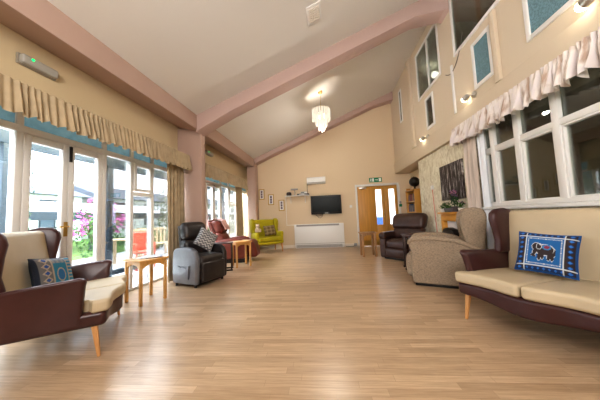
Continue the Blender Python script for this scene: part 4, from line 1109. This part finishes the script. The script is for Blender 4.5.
shrub('garden_tree', 'broad green tree at the far end of the garden', (-9.4, 34, -.06), (1.6, 1.4, 2.2), 1200, .25)
# garden furniture
o = thing('garden_chair', 'red garden chair on the paving outside beside the brown curtain', 'chair', (-4.75, 5.5, -.04), R(70))
MB().pad(-.25, .25, -.22, .24, .40, .45, .02, 4).build('seat', M['redplas'], o); MB().pad(-.25, .25, .2, .25, .42, .92, .02, 4).build('backrest', M['redplas'], o)
for sx in (-.22, .22):
    MB().box(sx - .02, sx + .02, -.22, .24, .62, .65).build('arm', M['redplas'], o, bevel=.005)
    for sy in (-.2, .22): MB().box(sx - .02, sx + .02, sy - .02, sy + .02, 0, .63 if sy < 0 else .42).build('leg', M['redplas'], o, bevel=.004)
o = thing('garden_table', 'pale slatted garden table on the paving beyond the right garden door', 'table', (-5.6, 6.0, -.04), R(15))
mb = MB()
for i in range(7): mb.box(-.6, .6, -.36 + i * .105, -.27 + i * .105, .70, .73)
mb.build('table_top', M['bench'], o, bevel=.004)
for sx in (-.5, .5):
    for sy in (-.3, .3): MB().box(sx - .03, sx + .03, sy - .03, sy + .03, 0, .70).build('leg', M['bench'], o)
o = thing('garden_bench', 'pale slatted garden bench behind the garden table', 'bench', (-5.9, 7.4, -.04), R(80))
mb = MB()
for i in range(4): mb.box(-.7, .7, -.2 + i * .11, -.11 + i * .11, .42, .45)
mb.build('seat', M['bench'], o)
mb = MB()
for i in range(9): mb.box(-.66 + i * .155, -.60 + i * .155, .22, .25, .45, .92)
mb.box(-.7, .7, .21, .26, .9, .97); mb.build('backrest', M['bench'], o)
for sx in (-.66, .66):
    for sy in (-.17, .23): MB().box(sx - .03, sx + .03, sy - .03, sy + .03, 0, .45).build('leg', M['bench'], o)
o = thing('picket_fence', 'grey picket fence along the far edge of the courtyard paving', 'fence', (-8.1, 23, -.04))
mb = MB()
for i in range(60): mb.box(-.015, .015, -7 + i * .24, -6.9 + i * .24, 0, 1.0)
for z in (.25, .8): mb.box(.015, .05, -7, 7.4, z, z + .08)
mb.build('fence_panel', M['fence'], o)

# ------------------------------------------------------------------ light
wd = bpy.data.worlds.new('overcast_sky'); bpy.context.scene.world = wd; wd.use_nodes = True
bg = wd.node_tree.nodes['Background']; bg.inputs['Color'].default_value = (.86, .93, 1, 1); bg.inputs['Strength'].default_value = 4.9
def area(name, loc, aim, sx, sy, power, col, portal=False):
    l = bpy.data.lights.new(name, 'AREA'); l.shape = 'RECTANGLE'; l.size = sx; l.size_y = sy; l.energy = power; l.color = col
    if portal: l.cycles.is_portal = True
    ob = bpy.data.objects.new(name, l); C.objects.link(ob); ob.location = loc
    ob.rotation_euler = (Vector(aim) - Vector(loc)).to_track_quat('-Z', 'Y').to_euler(); return ob
area('added_sky_fill', (-5.0, 3.0, 4.3), (-1.2, 3.4, .4), 5.0, 1.6, 1500, (.88, .94, 1))  # added lamp outside, above the view, boosting daylight through the glazing
area('added_sky_fill', (-5.0, 7.4, 4.3), (-1.0, 7.2, .3), 4.5, 1.6, 2200, (.94, .97, 1))  # second added daylight lamp, brightens the far end
area('portal', (XG - .2, 2.5, 1.2), (0, 2.5, 1.2), 4.6, 2.5, 0, (1, 1, 1), True)
area('portal', (XG - .2, 7.0, 1.2), (0, 7.0, 1.2), 4.6, 2.5, 0, (1, 1, 1), True)
area('behind_camera_fill', (.2, -1.3, 3.7), (.0, 4.6, .9), 2.4, 1.2, 15, (1, .99, .98))  # added fill lamp behind the camera, not a room fitting
area('behind_camera_fill', (-.2, -1.7, 2.6), (.0, 4.6, 4.6), 2.4, 1.0, 130, (1, .985, .97))  # added fill from behind the camera, aimed up to lift the ceiling
def point(name, loc, power, col, r=.05):
    l = bpy.data.lights.new(name, 'POINT'); l.energy = power; l.color = col; l.shadow_soft_size = r
    ob = bpy.data.objects.new(name, l); C.objects.link(ob); ob.location = loc
point('chandelier_light', (-.037, 5.77, 3.25), 45, (1, .92, .82), .07)
for y, z in ((3.97, 2.91), (5.72, 2.82), (2.2, 2.86)): point('spot_light', (XR - .13, y + .09, z), .28, (1, .9, .76), .03)
point('inner_room_fill', (3.9, 2.2, 2.2), 42, (1, .9, .75), .1)  # added unseen lamp, lightens the view through the lower panes
point('upstairs_fill', (3.4, 4.4, 5.2), 70, (1, .93, .8), .1)  # added unseen lamps, lighten what shows through the upstairs panes
point('upstairs_fill', (3.4, 7.2, 5.2), 30, (1, .93, .8), .1)

sc = bpy.context.scene
sc.view_settings.view_transform = 'Standard'
sc.view_settings.look = 'Medium High Contrast'
sc.view_settings.exposure = 0.43
sc.cycles.use_denoising = True
sc.cycles.max_bounces = 8; sc.cycles.diffuse_bounces = 5; sc.cycles.transparent_max_bounces = 16
sc.cycles.sample_clamp_indirect = 8
